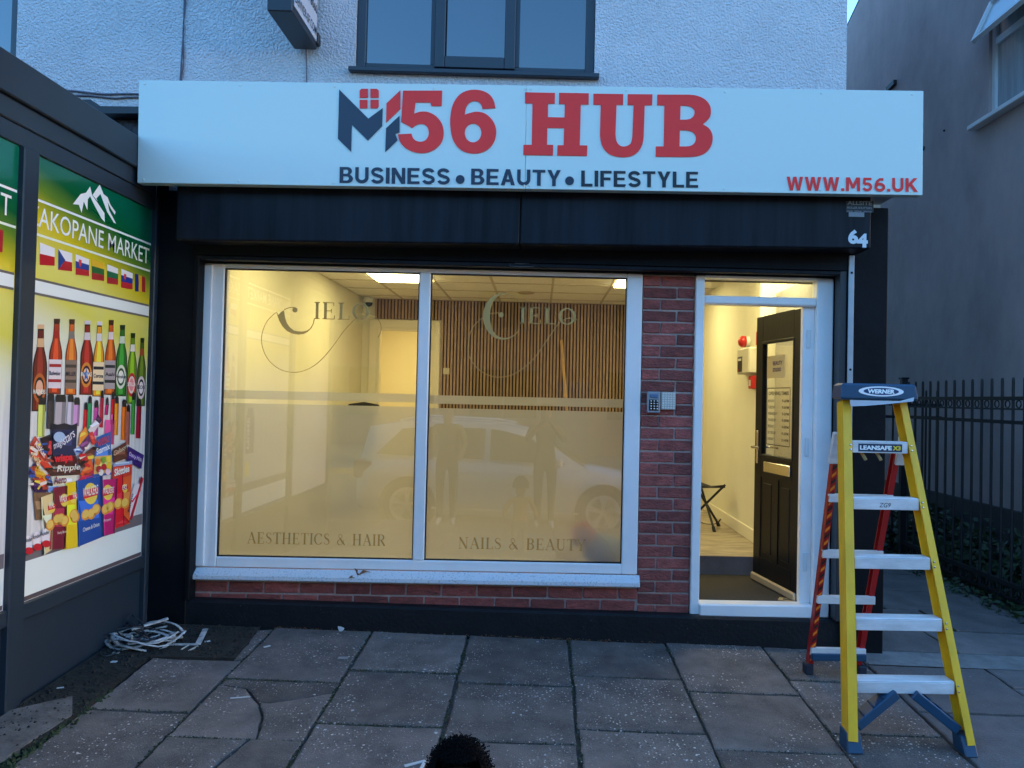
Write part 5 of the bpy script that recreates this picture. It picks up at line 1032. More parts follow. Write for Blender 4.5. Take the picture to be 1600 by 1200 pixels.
# alarm equipment on the right-hand wall inside
FX = XR-.001
FA = thing('fire_alarm_panel', 'cream fire alarm control box with dark window on the hall wall', 'alarm panel', (FX, 1.62, 1.75))
m = MB(); m.box(FX-.075, FX, 1.43, 1.80, 1.745, 1.965, c=.01); obj('case', m, mat('alarm_case', (.62, .58, .48), .5), FA)
m = MB(); m.box(FX-.078, FX-.0755, 1.63, 1.77, 1.765, 1.895); obj('control_window', m, mat('alarm_dark', (.03, .03, .032), .3), FA)
m = MB(); m.box(FX-.0795, FX-.0782, 1.65, 1.75, 1.86, 1.88); obj('label_strip', m, WHITEP, FA); m = MB(); m.box(FX-.0795, FX-.0782, 1.72, 1.745, 1.772, 1.79); obj('red_button', m, LRED, FA)
SND = thing('alarm_sounder', 'round red alarm sounder above the fire alarm box', 'alarm', (FX, 1.70, 1.99))
m = MB(); m.lathe([(.045, -.03), (.045, 0)], (FX, 1.70, 2.03), axis='X', n=20); obj('base', m, WHITEP, SND); m = MB(); m.lathe([(.01, -.095), (.035, -.085), (.05, -.065), (.05, -.0305)], (FX, 1.70, 2.03), axis='X', n=20); obj('dome', m, mat('alarm_red', (.45, .02, .02), .35), SND, smooth=True)
CPt = thing('call_point', 'small red break glass call point under the fire alarm box', 'call point', (FX, 1.49, 1.62))
m = MB(); m.box(FX-.045, FX, 1.44, 1.54, 1.615, 1.725, c=.006); obj('case', m, MATS['alarm_red'], CPt); m = MB(); m.box(FX-.0475, FX-.0455, 1.465, 1.515, 1.64, 1.69); obj('glass', m, WHITEP, CPt)
m = MB(); m.box(FX-.02, FX, 1.395, 1.42, 1.98, 2.09); tag(obj('warning_sticker', m, MATS['alarm_red']), 'small red sign at the wall corner beside the alarm sounder', 'sign')
# security camera and switch
SCm = thing('security_camera', 'small white dome security camera in the corner above the back doorway', 'camera', (-2.12, 4.40, 2.60))
m = MB(); m.lathe([(.05, 0), (.06, .02), (.06, .06)], (-2.12, 4.40, 2.62), n=16); obj('base', m, WHITEP, SCm); m = MB(); m.lathe([(.008, -.05), (.03, -.04), (.042, -.015), (.045, 0)], (-2.11, 4.39, 2.62), n=16); obj('lens_dome', m, DARKGL, SCm, smooth=True)
m = MB(); m.box(-1.2, -1.12, 4.5, 4.513, 1.765, 1.845, c=.004); tag(obj('light_switch', m, mat('switch_plate', (.5, .45, .35), .4)), 'square switch plate on the slat panel beside the doorway', 'switch')
m = MB(); m.bar((.258, 4.47, 2.22), (.44, 4.28, .335), .022, .035, c=.003); tag(obj('timber_batten', m, TIMBER), 'pale timber batten leaning against the slat panel', 'batten')
# folding camp stool in the hall
ST = thing('folding_stool', 'black folding tripod stool standing inside the open door', 'stool', (1.565, 2.12, FZ))
c = Vector((1.565, 2.12, FZ)); top = []
for k in range(3):
    a = radians(40+120*k); f = c+Vector((.2*cos(a), .2*sin(a), .012)); t = c+Vector((-.17*cos(a), -.17*sin(a), .41)); top.append(t)
    m = MB(); m.tube([f, t], .011, 8); obj('leg', m, IRON, ST); m = MB(); m.tube([f-EZ*.012, f+(t-f)*.07], .016, 8); obj('foot', m, TYRE, ST)
m = MB(); ce = sum(top, Vector())/3-EZ*.035; m.add([*top, *[(top[i]+top[(i+1) % 3])/2*.86+ce*.14-EZ*.02 for i in range(3)], ce, *[t-EZ*.03 for t in top]], [(0, 3, 6, 5), (3, 1, 4, 6), (5, 6, 4, 2), (0, 7, 8, 1, 3), (1, 8, 9, 2, 4), (2, 9, 7, 0, 5)]); obj('seat', m, mat('black_canvas', (.012, .012, .013), .8), ST)
m = MB(); m.tube(smooth_pts([c+Vector((-.09, -.1, .33)), c+Vector((-.14, -.13, .2)), c+Vector((-.08, -.15, .08)), c+Vector((.06, -.12, .06)), c+Vector((.13, -.03, .09))], 5), .008, 6, flat_=.4); obj('strap', m, MATS['black_canvas'], ST)
# chair whose back shows in the clear strip, bundle behind the film, floor bracket
CH = thing('salon_chair', 'black chair whose top edge shows in the clear strip of the left pane', 'chair', (-1.87, 3.0, FZ))
m = MB()
for k in range(5):
    a = radians(72*k); m.tube([(-1.87, 3.0, FZ+.09), (-1.87+.26*cos(a), 3.0+.26*sin(a), FZ+.03)], [.02, .014], 6)
obj('base', m, IRON, CH); m = MB(); m.tube([(-1.87, 3.0, FZ+.08), (-1.87, 3.0, FZ+.46)], .025, 10); obj('column', m, CHROME, CH); m = MB(); m.box(-2.09, -1.65, 2.78, 3.22, FZ+.46, FZ+.54, c=.03); obj('seat', m, MATS['black_canvas'], CH)
m = MB(); m.poly([(-2.07, 3.2, FZ+.58), (-1.67, 3.2, FZ+.58), (-1.65, 3.2, FZ+.98), (-1.72, 3.2, FZ+1.06), (-1.87, 3.2, FZ+1.085), (-2.02, 3.2, FZ+1.06), (-2.09, 3.2, FZ+.98)], t=(0, .06, 0)); obj('backrest', m, MATS['black_canvas'], CH)
m = MB(); m.bar((-1.87, 3.22, FZ+.48), (-1.87, 3.23, FZ+.7), .06, .02); obj('back_bar', m, IRON, CH)
def blob(c, r, seed, sq=(1, 1, 1)):
    rd = random.Random(seed); m = MB(); n, k = 14, 9; vs = []; ph = [rd.uniform(0, 6) for _ in range(6)]
    for i in range(k+1):
        for j in range(n):
            t = pi*i/k; a = 2*pi*j/n; rr = r*(1+.12*sin(3*a+ph[0])*sin(t)+.1*sin(2*t*2+ph[1]+a))
            vs.append(Vector(c)+Vector((rr*sin(t)*cos(a)*sq[0], rr*sin(t)*sin(a)*sq[1], rr*cos(t)*sq[2])))
    m.add(vs, [(i*n+j, i*n+(j+1) % n, (i+1)*n+(j+1) % n, (i+1)*n+j) for i in range(k) for j in range(n)]); return m
BG = thing('cloth_bundle', 'blue and pink bundle pressed against the frosted glass, bottom right of the window', 'bundle', (.42, .16, .33))
b_ = blob((.43, .19, .50), .14, 3, (.95, .72, .75)); obj('blue_cloth', b_, mat('blue_cloth', (.35, .55, .75), .9), BG, smooth=True); b_ = blob((.30, .15, .61), .08, 4, (1, .9, 1.0)); obj('pink_cloth', b_, mat('pink_cloth', (.9, .08, .22), .9), BG, smooth=True)
b_ = blob((.42, .13, .535), .02, 8); obj('dark_toggle', b_, mat('navy_cloth', (.01, .02, .06), .9), BG, smooth=True)
m = MB(); a = Vector((1.60, .13, .2012)); m.poly([a, a+Vector((.10, -.045, 0)), a+Vector((.14, .02, 0)), a+Vector((.03, .06, 0))], t=(0, 0, .006), holes=[[a+Vector((.035, .0, 0)), a+Vector((.095, -.02, 0)), a+Vector((.115, .016, 0)), a+Vector((.045, .04, 0))]]); tag(obj('door_wedge', m, TIMBER), 'small pale wooden frame lying on the doormat by the door', 'frame')
# ================================================================== rubbish in the corner and litter
def soil_patch(name, pts, n=500, h=.02, seed=2):
    m = MB(); m.poly([(x, y, gz(x, y)+.006) for x, y in pts], t=(0, 0, -.03)); return m
m = soil_patch('soil', [(-2.42, -.1), (-1.70, -.1), (-1.655, -.58), (-2.12, -.61), (-2.09, -1.25), (-2.12, -1.6), (-2.41, -1.62)]); rd = random.Random(4)
for i in range(900):
    if rd.random() < .5: x, y = rd.uniform(-2.40, -1.68), rd.uniform(-.58, -.1)
    else: x, y = rd.uniform(-2.4, -2.1), rd.uniform(-1.6, -.5)
    s = rd.uniform(.004, .016); c = Vector((x, y, gz(x, y)+.006)); a = rd.uniform(0, 6)
    m.add([c+Vector((cos(a+k*2.1)*s, sin(a+k*2.1)*s, 0)) for k in range(3)]+[c+EZ*s*rd.uniform(.4, 1)], [(0, 1, 3), (1, 2, 3), (2, 0, 3)])
obj('bare_soil', m, SOIL, kind='stuff')
m = MB(); pts = [(-2.40, -1.28), (-2.22, -1.12), (-2.11, -1.3), (-2.14, -1.62), (-2.2, -2.4), (-2.41, -2.4)]; m.poly([(x, y, gz(x, y)+.012) for x, y in pts], t=(0, 0, -.03)); obj('broken_concrete', m, mat('old_concrete', (.15, .125, .11), .9, var=.4, vscale=12, bump=1, bscale=40), PAVE)
m = MB(); m.add([(x, y, gz(x, y)+.009) for x, y in ((-2.12, -2.4), (-2.12, -3.8), (-2.42, -3.8), (-2.42, -2.4))], [(0, 1, 2, 3)]); obj('broken_concrete', m, MATS['old_concrete'], PAVE)
# moss and grit along the joints
m = MB(); rd = random.Random(9)
def tuft(x, y, s, up=1.0):
    c = Vector((x, y, gz(x, y)-.004)); a = rd.uniform(0, 6); m.add([c+Vector((cos(a+k*2.1)*s, sin(a+k*2.1)*s, 0)) for k in range(3)]+[c+Vector((rd.uniform(-s, s), rd.uniform(-s, s), s*up))], [(0, 1, 3), (1, 2, 3), (2, 0, 3)])
for c in range(1, 7):
    for i in range(300 if c < 5 else 120):
        y = -.08-2.6*rd.random(); dens = .5+.5*sin(y*9+c*2)
        if rd.random() < dens: tuft(XC[c]+rd.gauss(0, .006), y, rd.uniform(.003, .009))
for c in range(7):
    y0 = ROW0[c] if c else -1.21
    for r_ in range(3):
        for i in range(120 if c in (1, 2) else 50): tuft(rd.uniform(XC[c], XC[c+1]), y0-.61*r_+rd.gauss(0, .005), rd.uniform(.002, .007))
for i in range(500): tuft(-2.12+rd.gauss(0, .03), -1.0-rd.random()*1.3, rd.uniform(.006, .016), 1.2)
obj('joint_moss', m, MOSS, kind='stuff')
m = MB(); rd = random.Random(12)             # pale chips scattered on the slabs
for i in range(1700):
    x = min(2.0, max(-2.0, rd.gauss(-.5, .62))); y = -.12-2.3*rd.random()**.8; s = rd.uniform(.0015, .0048) if rd.random() < .975 else rd.uniform(.006, .012); a = rd.uniform(0, 6); c = Vector((x, y, gz(x, y)+.002)); k = rd.uniform(.4, 1)
    m.add([c+Vector((cos(a)*s, sin(a)*s, .0)), c+Vector((-sin(a)*s*k, cos(a)*s*k, .002)), c+Vector((-cos(a)*s, -sin(a)*s, 0)), c+Vector((sin(a)*s*k, -cos(a)*s*k, .0025))], [(0, 1, 2, 3)])
obj('pale_chips', m, CHIP, kind='stuff')
m = MB(); rd = random.Random(5)
for i in range(420):
    x = rd.uniform(-1.6, 1.2); 
    if rd.random() > (.25+.75*max(0, sin(x*3.2+1.0))): continue
    y = -.09-abs(rd.gauss(0, .012)); c = Vector((x, y, gz(x, y)+.006)); a = rd.uniform(0, 6); s = rd.uniform(.006, .02); m.tube([c, c+Vector((cos(a)*s, -abs(sin(a))*s*.6, rd.uniform(0, .012)))], .0012, 3, cap=False)
obj('dry_debris', m, DEAD, kind='stuff')
def leaf(u, v, s, col, lab, lift=.02):
    p = atG(u, v); m = MB(); n = 9; a = random.uniform(0, 6); ax = Vector((cos(a), sin(a), .35)).normalized(); b = Vector((-sin(a), cos(a), .3)); vs = []
    for i in range(n):
        t = i/(n-1); w = sin(pi*t)**.8*.42; q = p+EZ*(.004+lift*t*(1-.3*t))+ax*s*(t-.5); vs += [q+b*s*w, q+EZ*.003, q-b*s*w]
    m.add(vs, [(i*3+k, i*3+k+1, i*3+k+4, i*3+k+3) for i in range(n-1) for k in range(2)]); tag(obj('fallen_leaf', m, col, smooth=True), lab, 'leaf', 'fallen leaves along the plinth')
leaf(775, 990, .06, mat('tan_leaf', (.32, .22, .12), .8), 'tan curled leaf at the plinth below the right pane', .035)
leaf(867, 993, .05, DEAD, 'rusty orange leaf lying at the foot of the plinth')
leaf(533, 985, .05, mat('pale_leaf', (.4, .4, .38), .8), 'pale upright leaf at the plinth below the left pane', .04)
leaf(919, 992, .035, mat('yellow_leaf', (.3, .28, .08), .8), 'small yellow leaf at the plinth left of the brick pier')
m = MB(); p = Vector((-1.12, -.045, .356))
for k, (dx_, dy_, dz_) in enumerate(((.09, .01, .02), (-.05, -.03, -.012), (.03, -.045, .01), (-.02, .015, .03))): m.add([p, p+Vector((dx_*.5-.012, dy_*.5+.006, dz_+.014)), p+Vector((dx_, dy_, dz_)), p+Vector((dx_*.5+.012, dy_*.5-.006, dz_+.004))], [(0, 1, 2, 3)])
tag(obj('dried_leaf', m, DEAD), 'curled dried leaf lying on the window sill below the left pane', 'leaf')
def chip(u, v, l, w, col, name, lab, cat, rot=.3):
    p = atG(u, v); m = MB(); a = rot; ex, ey = Vector((cos(a), sin(a), 0)), Vector((-sin(a), cos(a), 0)); q = p+EZ*.004
    m.hull8([q+ex*x*l/2+ey*y*w/2+EZ*z for z in (0, .006) for y in (-1, 1) for x in (-1, 1)], .001); tag(obj(name, m, col), lab, cat)
chip(417, 1012, .04, .011, CHIP, 'paper_scrap', 'white paper scrap on the slab right of the soil patch', 'paper', .8)
chip(536, 1030, .055, .03, mat('grey_leaf', (.3, .28, .26), .8), 'flat_leaf', 'flat grey leaf on the slab below the left pane', 'leaf', .1)
chip(94, 1077, .03, .007, CHIP, 'cigarette_end', 'white cigarette end on the soil beside the grocery wall', 'cigarette end', .4)
chip(375, 1092, .09, .003, CHIP, 'white_stick', 'thin white stick on the cracked slab', 'stick', .25)
chip(178, 1036, .03, .02, CHIP, 'trunking_offcut', 'short white offcut on the soil in front of the cable coil', 'offcut', .1)
chip(181, 1022, .035, .02, mat('beige_scrap', (.4, .37, .3), .7), 'trunking_offcut', 'beige offcut touching the left side of the cable coil', 'offcut', .2)
chip(324, 1004, .03, .018, CHIP, 'trunking_offcut', 'small white offcut right of the bent strip', 'offcut', .6)
chip(207, 977, .03, .02, CHIP, 'trunking_offcut', 'white offcut behind the cable coil against the grocery wall', 'offcut', 1.3)
chip(1250, 1003, .03, .02, CHIP, 'mortar_crumb', 'white mortar crumb at the plinth near the ladder', 'fragment', .4)
# heap of old cable: white flat strip coiled over a tangle of dark wire
HP = thing('cable_coil', 'tangled coil of white plastic strip and dark wire on the soil', 'cable coil', (*[atG(230, 1005)[k] for k in (0, 1)], .03))
cc = atG(228, 1004); rd = random.Random(21)
for k in range(5):
    rx, ry = rd.uniform(.14, .22), rd.uniform(.09, .16); a0 = rd.uniform(0, 6); z = .012+.012*k; off = Vector((rd.uniform(-.03, .03), rd.uniform(-.03, .02), 0)); n = 26; span = rd.uniform(4.5, 6.2)
    pts = [cc+off+Vector((rx*cos(a0+span*i/n), ry*sin(a0+span*i/n), z+.02*sin(i*.6+k)+rd.uniform(-.003, .003))) for i in range(n+1)]
    m = MB(); m.tube(pts, .013 if k < 3 else .009, 6, flat_=.4); obj('plastic_strip', m, mat('dirty_white_plastic', (.5, .48, .46), .45, var=.6, vscale=18), HP, smooth=True)
for k in range(26):
    p = cc+Vector((rd.uniform(-.1, .06), rd.uniform(-.02, .13), .02)); pts = [p]
    for i in range(6): p = p+Vector((rd.gauss(0, .06), rd.gauss(0, .045), rd.gauss(0, .02))); p.z = max(gz(p.x, p.y)+.012, min(p.z, .16)); pts.append(p)
    m = MB(); m.tube(smooth_pts(pts, 3), .0045, 5); obj('wire', m, mat('dark_wire', (.03, .03, .034), .5) if k % 6 else MATS['dirty_white_plastic'], HP, smooth=True)
m = MB(); p, q = atG(205, 1000)+EZ*.06, atG(262, 990)+EZ*.09; m.bar(p, q, .022, .012, c=.002); obj('plastic_strip', m, MATS['dirty_white_plastic'], HP)
BS = thing('bent_strip', 'white perforated strip bent in an L beside the cable coil', 'strip', (*[atG(300, 1008)[k] for k in (0, 1)], .03))
p, q, r_ = atG(262, 1010)+EZ*.012, atG(309, 1010)+EZ*.012, atG(321, 988)+EZ*.02
m = MB(); m.bar(p, q, .02, .006); obj('arm', m, MATS['dirty_white_plastic'], BS); m = MB(); m.bar(q, r_, .03, .006); obj('arm', m, MATS['dirty_white_plastic'], BS)
for k, (a, b) in enumerate((((283, 1017), (296, 1010)), ((294, 1019), (309, 1013)))):
    m = MB(); m.tube([atG(*a)+EZ*.006, atG(*b)+EZ*.012], .005, 6); obj('pale_rod', m, mat('pale_rod', (.45, .42, .36), .6), BS)
m = MB(); p = atG(652, 1196)+EZ*.006
for a, b in (((632, 1199), (664, 1191)), ((664, 1191), (657, 1205))): m.bar(atG(*a)+EZ*.006, atG(*b)+EZ*.006, .012, .006)
tag(obj('plastic_angle', m, CHIP), 'white angled plastic strip on the slab beside the child', 'strip')
# ================================================================== people
def figure(J, E_, root, mats, colour, sub=1):
    names = list(J); me = bpy.data.meshes.new('body'); me.from_pydata([J[k][0] for k in names], [(names.index(a), names.index(b)) for a, b in E_], [])
    o = bpy.data.objects.new('body', me); COL.objects.link(o); md = o.modifiers.new('skin', 'SKIN'); md.use_smooth_shade = True
    for i, k in enumerate(names):
        r = J[k][1]; r = r if isinstance(r, tuple) else (r, r); me.skin_vertices[0].data[i].radius = r
    me.skin_vertices[0].data[names.index(root)].use_root = True
    s = o.modifiers.new('sub', 'SUBSURF'); s.levels = sub; s.render_levels = sub
    dg = bpy.context.evaluated_depsgraph_get(); dg.update(); out = bpy.data.meshes.new_from_object(o.evaluated_get(dg)); bpy.data.objects.remove(o); bpy.data.meshes.remove(me)
    out.materials.clear()
    for m_ in mats: out.materials.append(m_)
    for p in out.polygons: p.material_index = colour(p.center); p.use_smooth = True
    return out
def hand(J, E_, nm, w, d, palm_n, s=1.0, curl=.35):      # five fingers from a wrist point, d = pointing direction
    d = Vector(d).normalized(); nn = Vector(palm_n).normalized(); ac = d.cross(nn).normalized(); w = Vector(w)
    J[nm+'p'] = (w+d*.05*s, (.032*s, .016*s)); 
    for i in range(4):
        b = w+d*.085*s+ac*(i-1.5)*.021*s; ln = (.07, .08, .076, .06)[i]*s
        J[f'{nm}{i}a'] = (b, .009*s); J[f'{nm}{i}b'] = (b+d*ln*.5+nn*ln*curl*.2, .0085*s); J[f'{nm}{i}c'] = (b+d*ln*.85+nn*ln*curl, .007*s); E_ += [(nm+'p', f'{nm}{i}a'), (f'{nm}{i}a', f'{nm}{i}b'), (f'{nm}{i}b', f'{nm}{i}c')]
    b = w+d*.03*s-ac*.035*s; J[nm+'ta'] = (b, .011*s); J[nm+'tb'] = (b+d*.03*s-ac*.022*s+nn*.01, .009*s); E_ += [(nm+'p', nm+'ta'), (nm+'ta', nm+'tb')]
def person(label, x, y, face, H, head_r, cols, arms, kind, hair_r=1.06, group=None):
    z0 = gz(x, y) if y > -5.35 else gz(x, -5.3); s = H/1.75; big = 1.0 if kind == 'adult' else 1.0
    J = {}; E_ = []
    if kind == 'adult': zz = dict(hip=.92, waist=1.08, chest=1.30, neck=1.46, hd=1.53, top=1.66, knee=.48, ank=.08, sh=1.40, shw=.18, hw=.095)
    else: zz = dict(hip=.62, waist=.80, chest=1.02, neck=1.16, hd=1.24, top=1.52, knee=.33, ank=.07, sh=1.10, shw=.19, hw=.11)
    V = lambda a, b, c: Vector((a*s, b*s, c*s)); hr = head_r/s
    J['pelvis'] = (V(0, 0, zz['hip']), (.13*s, .10*s)); J['waist'] = (V(0, 0, zz['waist']), (.125*s, .095*s)); J['chest'] = (V(0, 0, zz['chest']), (.15*s, .11*s)); J['neck'] = (V(0, -.01, zz['neck']), .055*s)
    J['jaw'] = (V(0, -.03, zz['hd']), hr*.72*s); J['skull'] = (V(0, 0, zz['hd']+hr*.75), (hr*.92*s, hr*1.02*s)); J['crown'] = (V(0, .01, zz['hd']+hr*1.35), hr*.66*s)
    E_ += [('pelvis', 'waist'), ('waist', 'chest'), ('chest', 'neck'), ('neck', 'jaw'), ('jaw', 'skull'), ('skull', 'crown')]
    for q, sg in (('l', -1), ('r', 1)):
        J[q+'hip'] = (V(sg*zz['hw'], 0, zz['hip']-.06), .085*s); J[q+'knee'] = (V(sg*zz['hw'], -.02, zz['knee']), .06*s); J[q+'ank'] = (V(sg*zz['hw'], .02, zz['ank']), .042*s); J[q+'toe'] = (V(sg*(zz['hw']+.02), -.16, .035), (.045*s, .03*s))
        E_ += [('pelvis', q+'hip'), (q+'hip', q+'knee'), (q+'knee', q+'ank'), (q+'ank', q+'toe')]
        e_, w_ = arms[q]; J[q+'sh'] = (V(sg*zz['shw'], 0, zz['sh']), .062*s); J[q+'el'] = (V(*e_), .045*s); J[q+'wr'] = (V(*w_), .03*s)
        E_ += [('chest', q+'sh'), (q+'sh', q+'el'), (q+'el', q+'wr')]
        d = Vector(w_)-Vector(e_); hand(J, E_, q+'h', J[q+'wr'][0], d, (0, -1, 0) if d.z < 0 else (-sg, 0, .1), s*(1.0 if kind == 'adult' else .9)); E_.append((q+'wr', q+'hp'))
    hipz, shz, nz, az = zz['hip']*s, zz['sh']*s, zz['neck']*s, zz['ank']*s
    wr = [J['lwr'][0], J['rwr'][0]]
    def colour(c):
        if min((c-w).length for w in wr) < .11*s and (abs(c.x) > .1*s): return 0
        if c.z > nz-.01*s and abs(c.x) < .14*s and c.y > -.25*s: return 0
        if c.z < az+.02*s: return 3
        if c.z < hipz+.04*s and abs(c.x) < .25*s: return 2
        return 1
    me = figure(J, E_, 'pelvis', cols, colour)
    o = bpy.data.objects.new('person', None); COL.objects.link(o); o.location = (x, y, z0); o.rotation_euler = (0, 0, face); ORG[o.name] = Vector((x, y, z0)); tag(o, label, 'person', group)
    def ch(nm, me_or_mb, m=None):
        me_ = me_or_mb if not isinstance(me_or_mb, MB) else mesh_of(me_or_mb, nm, m, Vector(), True); c = bpy.data.objects.new(nm, me_); COL.objects.link(c); c.parent = o; return c
    ch('body', me); sk = J['skull'][0]; R_ = hr*s
    m = MB(); rd = random.Random(int(x*100)+5); n, k = 26, 14       # short curly hair: a lumpy cap, then many small curls
    vs = []
    for i in range(k+1):
        t = pi*.60*i/k
        for j in range(n):
            a = 2*pi*j/n; lim = 1.0 if sin(a) > -.35 else .40; tt = t*lim; rr = R_*hair_r*(1.05+.03*rd.random()); vs.append(sk+EZ*R_*.32+Vector((rr*sin(tt)*cos(a)*.93, rr*sin(tt)*sin(a)*1.05+.01*s, rr*cos(tt)*.98)))
    m.add(vs, [(i*n+j, i*n+(j+1) % n, (i+1)*n+(j+1) % n, (i+1)*n+j) for i in range(k) for j in range(n)])
    for i in range(2200 if kind == 'child' else 300):
        p = Vector(rd.choice(vs)); nrm = (p-sk-EZ*R_*.32).normalized(); c0 = p+Vector((rd.gauss(0, .005), rd.gauss(0, .005), rd.gauss(0, .004))); t1 = nrm.cross(Vector((rd.gauss(0, 1), rd.gauss(0, 1), rd.gauss(0, 1)))).normalized(); q = rd.uniform(.002, .0045); m.tube([c0-nrm*.002, c0+nrm*q*.7+t1*q*.4, c0+nrm*q+t1*q*1.2, c0+nrm*q*.4+t1*q*1.6], .0011, 3, cap=False)
    ch('hair', m, HAIR)
    m = MB()
    for sg in (-1, 1): m.lathe([(.001, -.004), (.006*R_/.09, -.002), (.009*R_/.09, .003)], sk+Vector((sg*R_*.36, -R_*1.0, R_*.02)), axis='Y', n=10)
    ch('eyes', m, mat('eye', (.05, .04, .04), .15))
    m = MB(); m.hull8([sk+Vector((a*R_*(.10+.10*(1-b_)), -R_*(1.22 if (b_ == 0 and c_ == 0) else .96), R_*(-.05-.34*(1-b_)))) for b_ in (0, 1) for c_ in (0, 1) for a in (-1, 1)], .002); m2 = MB(); m2.tube([sk+Vector((t*R_*.28, -R_*(1.0-.08*abs(t)), -R_*.62-.02*R_*abs(t))) for t in (-1, -.5, 0, .5, 1)], R_*.06, 6)
    for sg in (-1, 1): m.tube([sk+Vector((sg*R_*.93, 0, R_*.18)), sk+Vector((sg*R_*1.05, .02*s, R_*.1)), sk+Vector((sg*R_*.93, .01, -R_*.25))], R_*.11, 6)
    ch('nose_and_ears', m, SKIN); ch('mouth', m2, mat('lip', (.12, .04, .035), .5))
    return o
YSH = mat('yellow_jersey', (.55, .30, .03), .85); GTR = mat('grey_trousers', (.24, .24, .26), .85); WSH = mat('white_shoes', (.6, .6, .6), .6); BKC = mat('black_jacket', (.012, .012, .014), .85); BKT = mat('black_trousers', (.014, .014, .018), .85)
person('small child with short black curly hair, head showing at the bottom edge', -.172, -3.0, 0, .905, .078, [SKIN, YSH, GTR, WSH], {'l': ((-.30, .02, .88), (-.34, -.08, .68)), 'r': ((.30, .02, .88), (.36, -.06, .70))}, 'child', 1.0)
pa = person('adult in black holding up a phone, mirrored in the right pane', .10, -5.25, pi, 1.68, .098, [SKIN, BKC, BKT, WSH], {'l': ((-.26, -.16, 1.22), (-.08, -.33, 1.45)), 'r': ((.26, -.16, 1.22), (.08, -.33, 1.45))}, 'adult')
person('adult in black standing, mirrored left of the child in the right pane', -1.2, -5.12, pi, 1.62, .098, [SKIN, BKC, BKT, WSH], {'l': ((-.26, .02, 1.14), (-.22, -.18, 1.02)), 'r': ((.26, .02, 1.14), (.22, -.18, 1.02))}, 'adult')
# ================================================================== white car parked at the kerb, seen mirrored in the shop window
CX, CY = -.44, -6.33
cz = gz(CX, -5.3)-.125
CAR = thing('parked_car', 'white estate car parked at the kerb, mirrored in the shop window', 'car', (CX, CY, cz))
CARV = lambda x, y, z: Vector((CX+x, CY+y, cz+z-.023*x))
sec = [(-2.08, .30, .62, .60), (-2.05, .28, .80, .78), (-1.95, .24, .92, .84), (-1.6, .22, .94, .88), (-1.33, .22, .95, .89), (-.8, .2, .95, .89), (0, .2, .94, .89), (.7, .2, .92, .89), (1.1, .2, .89, .88), (1.35, .22, .86, .87), (1.75, .22, .79, .82), (2.1, .24, .70, .70), (2.25, .28, .58, .52)]
m = MB(); n = 9; vs = []
for x, zb, zt, hw in sec:
    for k in range(n):
        ring = [(-hw*.96, zb), (-hw, zb+(zt-zb)*.3), (-hw, zb+(zt-zb)*.62), (-hw*.965, zt-.02), (0, zt+.03), (hw*.965, zt-.02), (hw, zb+(zt-zb)*.62), (hw, zb+(zt-zb)*.3), (hw*.96, zb)]
        vs.append(CARV(x, ring[k][0], ring[k][1]))
m.add(vs, [(i*n+k, i*n+(k+1) % n, (i+1)*n+(k+1) % n, (i+1)*n+k) for i in range(len(sec)-1) for k in range(n)]+[tuple(range(n)), tuple((len(sec)-1)*n+k for k in range(n))]); BODY = obj('body', m, CARW, CAR, smooth=True)
roof = [(-1.92, 1.36, .60), (-1.5, 1.44, .62), (-.7, 1.475, .64), (0, 1.455, .635), (.35, 1.38, .62)]; base = [(-2.0, .92, .80), (-1.5, .93, .84), (-.7, .93, .85), (.3, .92, .85), (1.15, .88, .80)]
def gh(t, z_, side):                          # a point on the side of the cabin
    pass
m = MB(); top = [CARV(x, s*w, z) for x, z, w in roof for s in (-1, 1)]; low = [CARV(x, s*w, z) for x, z, w in base for s in (-1, 1)]
m.add(top+low, [(2*i, 2*i+1, 2*i+3, 2*i+2) for i in range(4)]+[(10+2*i, 10+2*i+2, 2*i+2, 2*i) for i in range(4)]+[(11+2*i, 2*i+1, 2*i+3, 11+2*i+2) for i in range(4)]+[(0, 10, 11, 1), (8, 9, 19, 18)]); obj('cabin', m, CARW, CAR, smooth=False)
def side_glass(pts):
    for s in (1, -1):
        g = MB(); g.poly([CARV(x, s*(.85-.21*(z-.92)/.54+.012), z) for x, z in pts], t=(0, s*.006, 0)); obj('side_window', g, DARKGL, CAR)
side_glass([(-1.78, 1.0), (-1.2, .99), (-1.2, 1.38), (-1.45, 1.35)]); side_glass([(-1.13, .99), (-.3, .98), (-.3, 1.40), (-1.13, 1.39)]); side_glass([(-.22, .98), (.82, .96), (.35, 1.29), (-.05, 1.38), (-.22, 1.40)])
g = MB(); g.add([CARV(.37, -.56, 1.37), CARV(.37, .56, 1.37), CARV(1.13, .70, .925), CARV(1.13, -.70, .925)], [(0, 1, 2, 3)]); g.v = [p+Vector((.012, 0, .014)) for p in g.v]; obj('windscreen', g, DARKGL, CAR)
g = MB(); g.add([CARV(-1.935, -.54, 1.33), CARV(-1.935, .54, 1.33), CARV(-2.01, .68, 1.0), CARV(-2.01, -.68, 1.0)], [(0, 1, 2, 3)]); g.v = [p+Vector((-.012, 0, .0)) for p in g.v]; obj('rear_window', g, DARKGL, CAR)
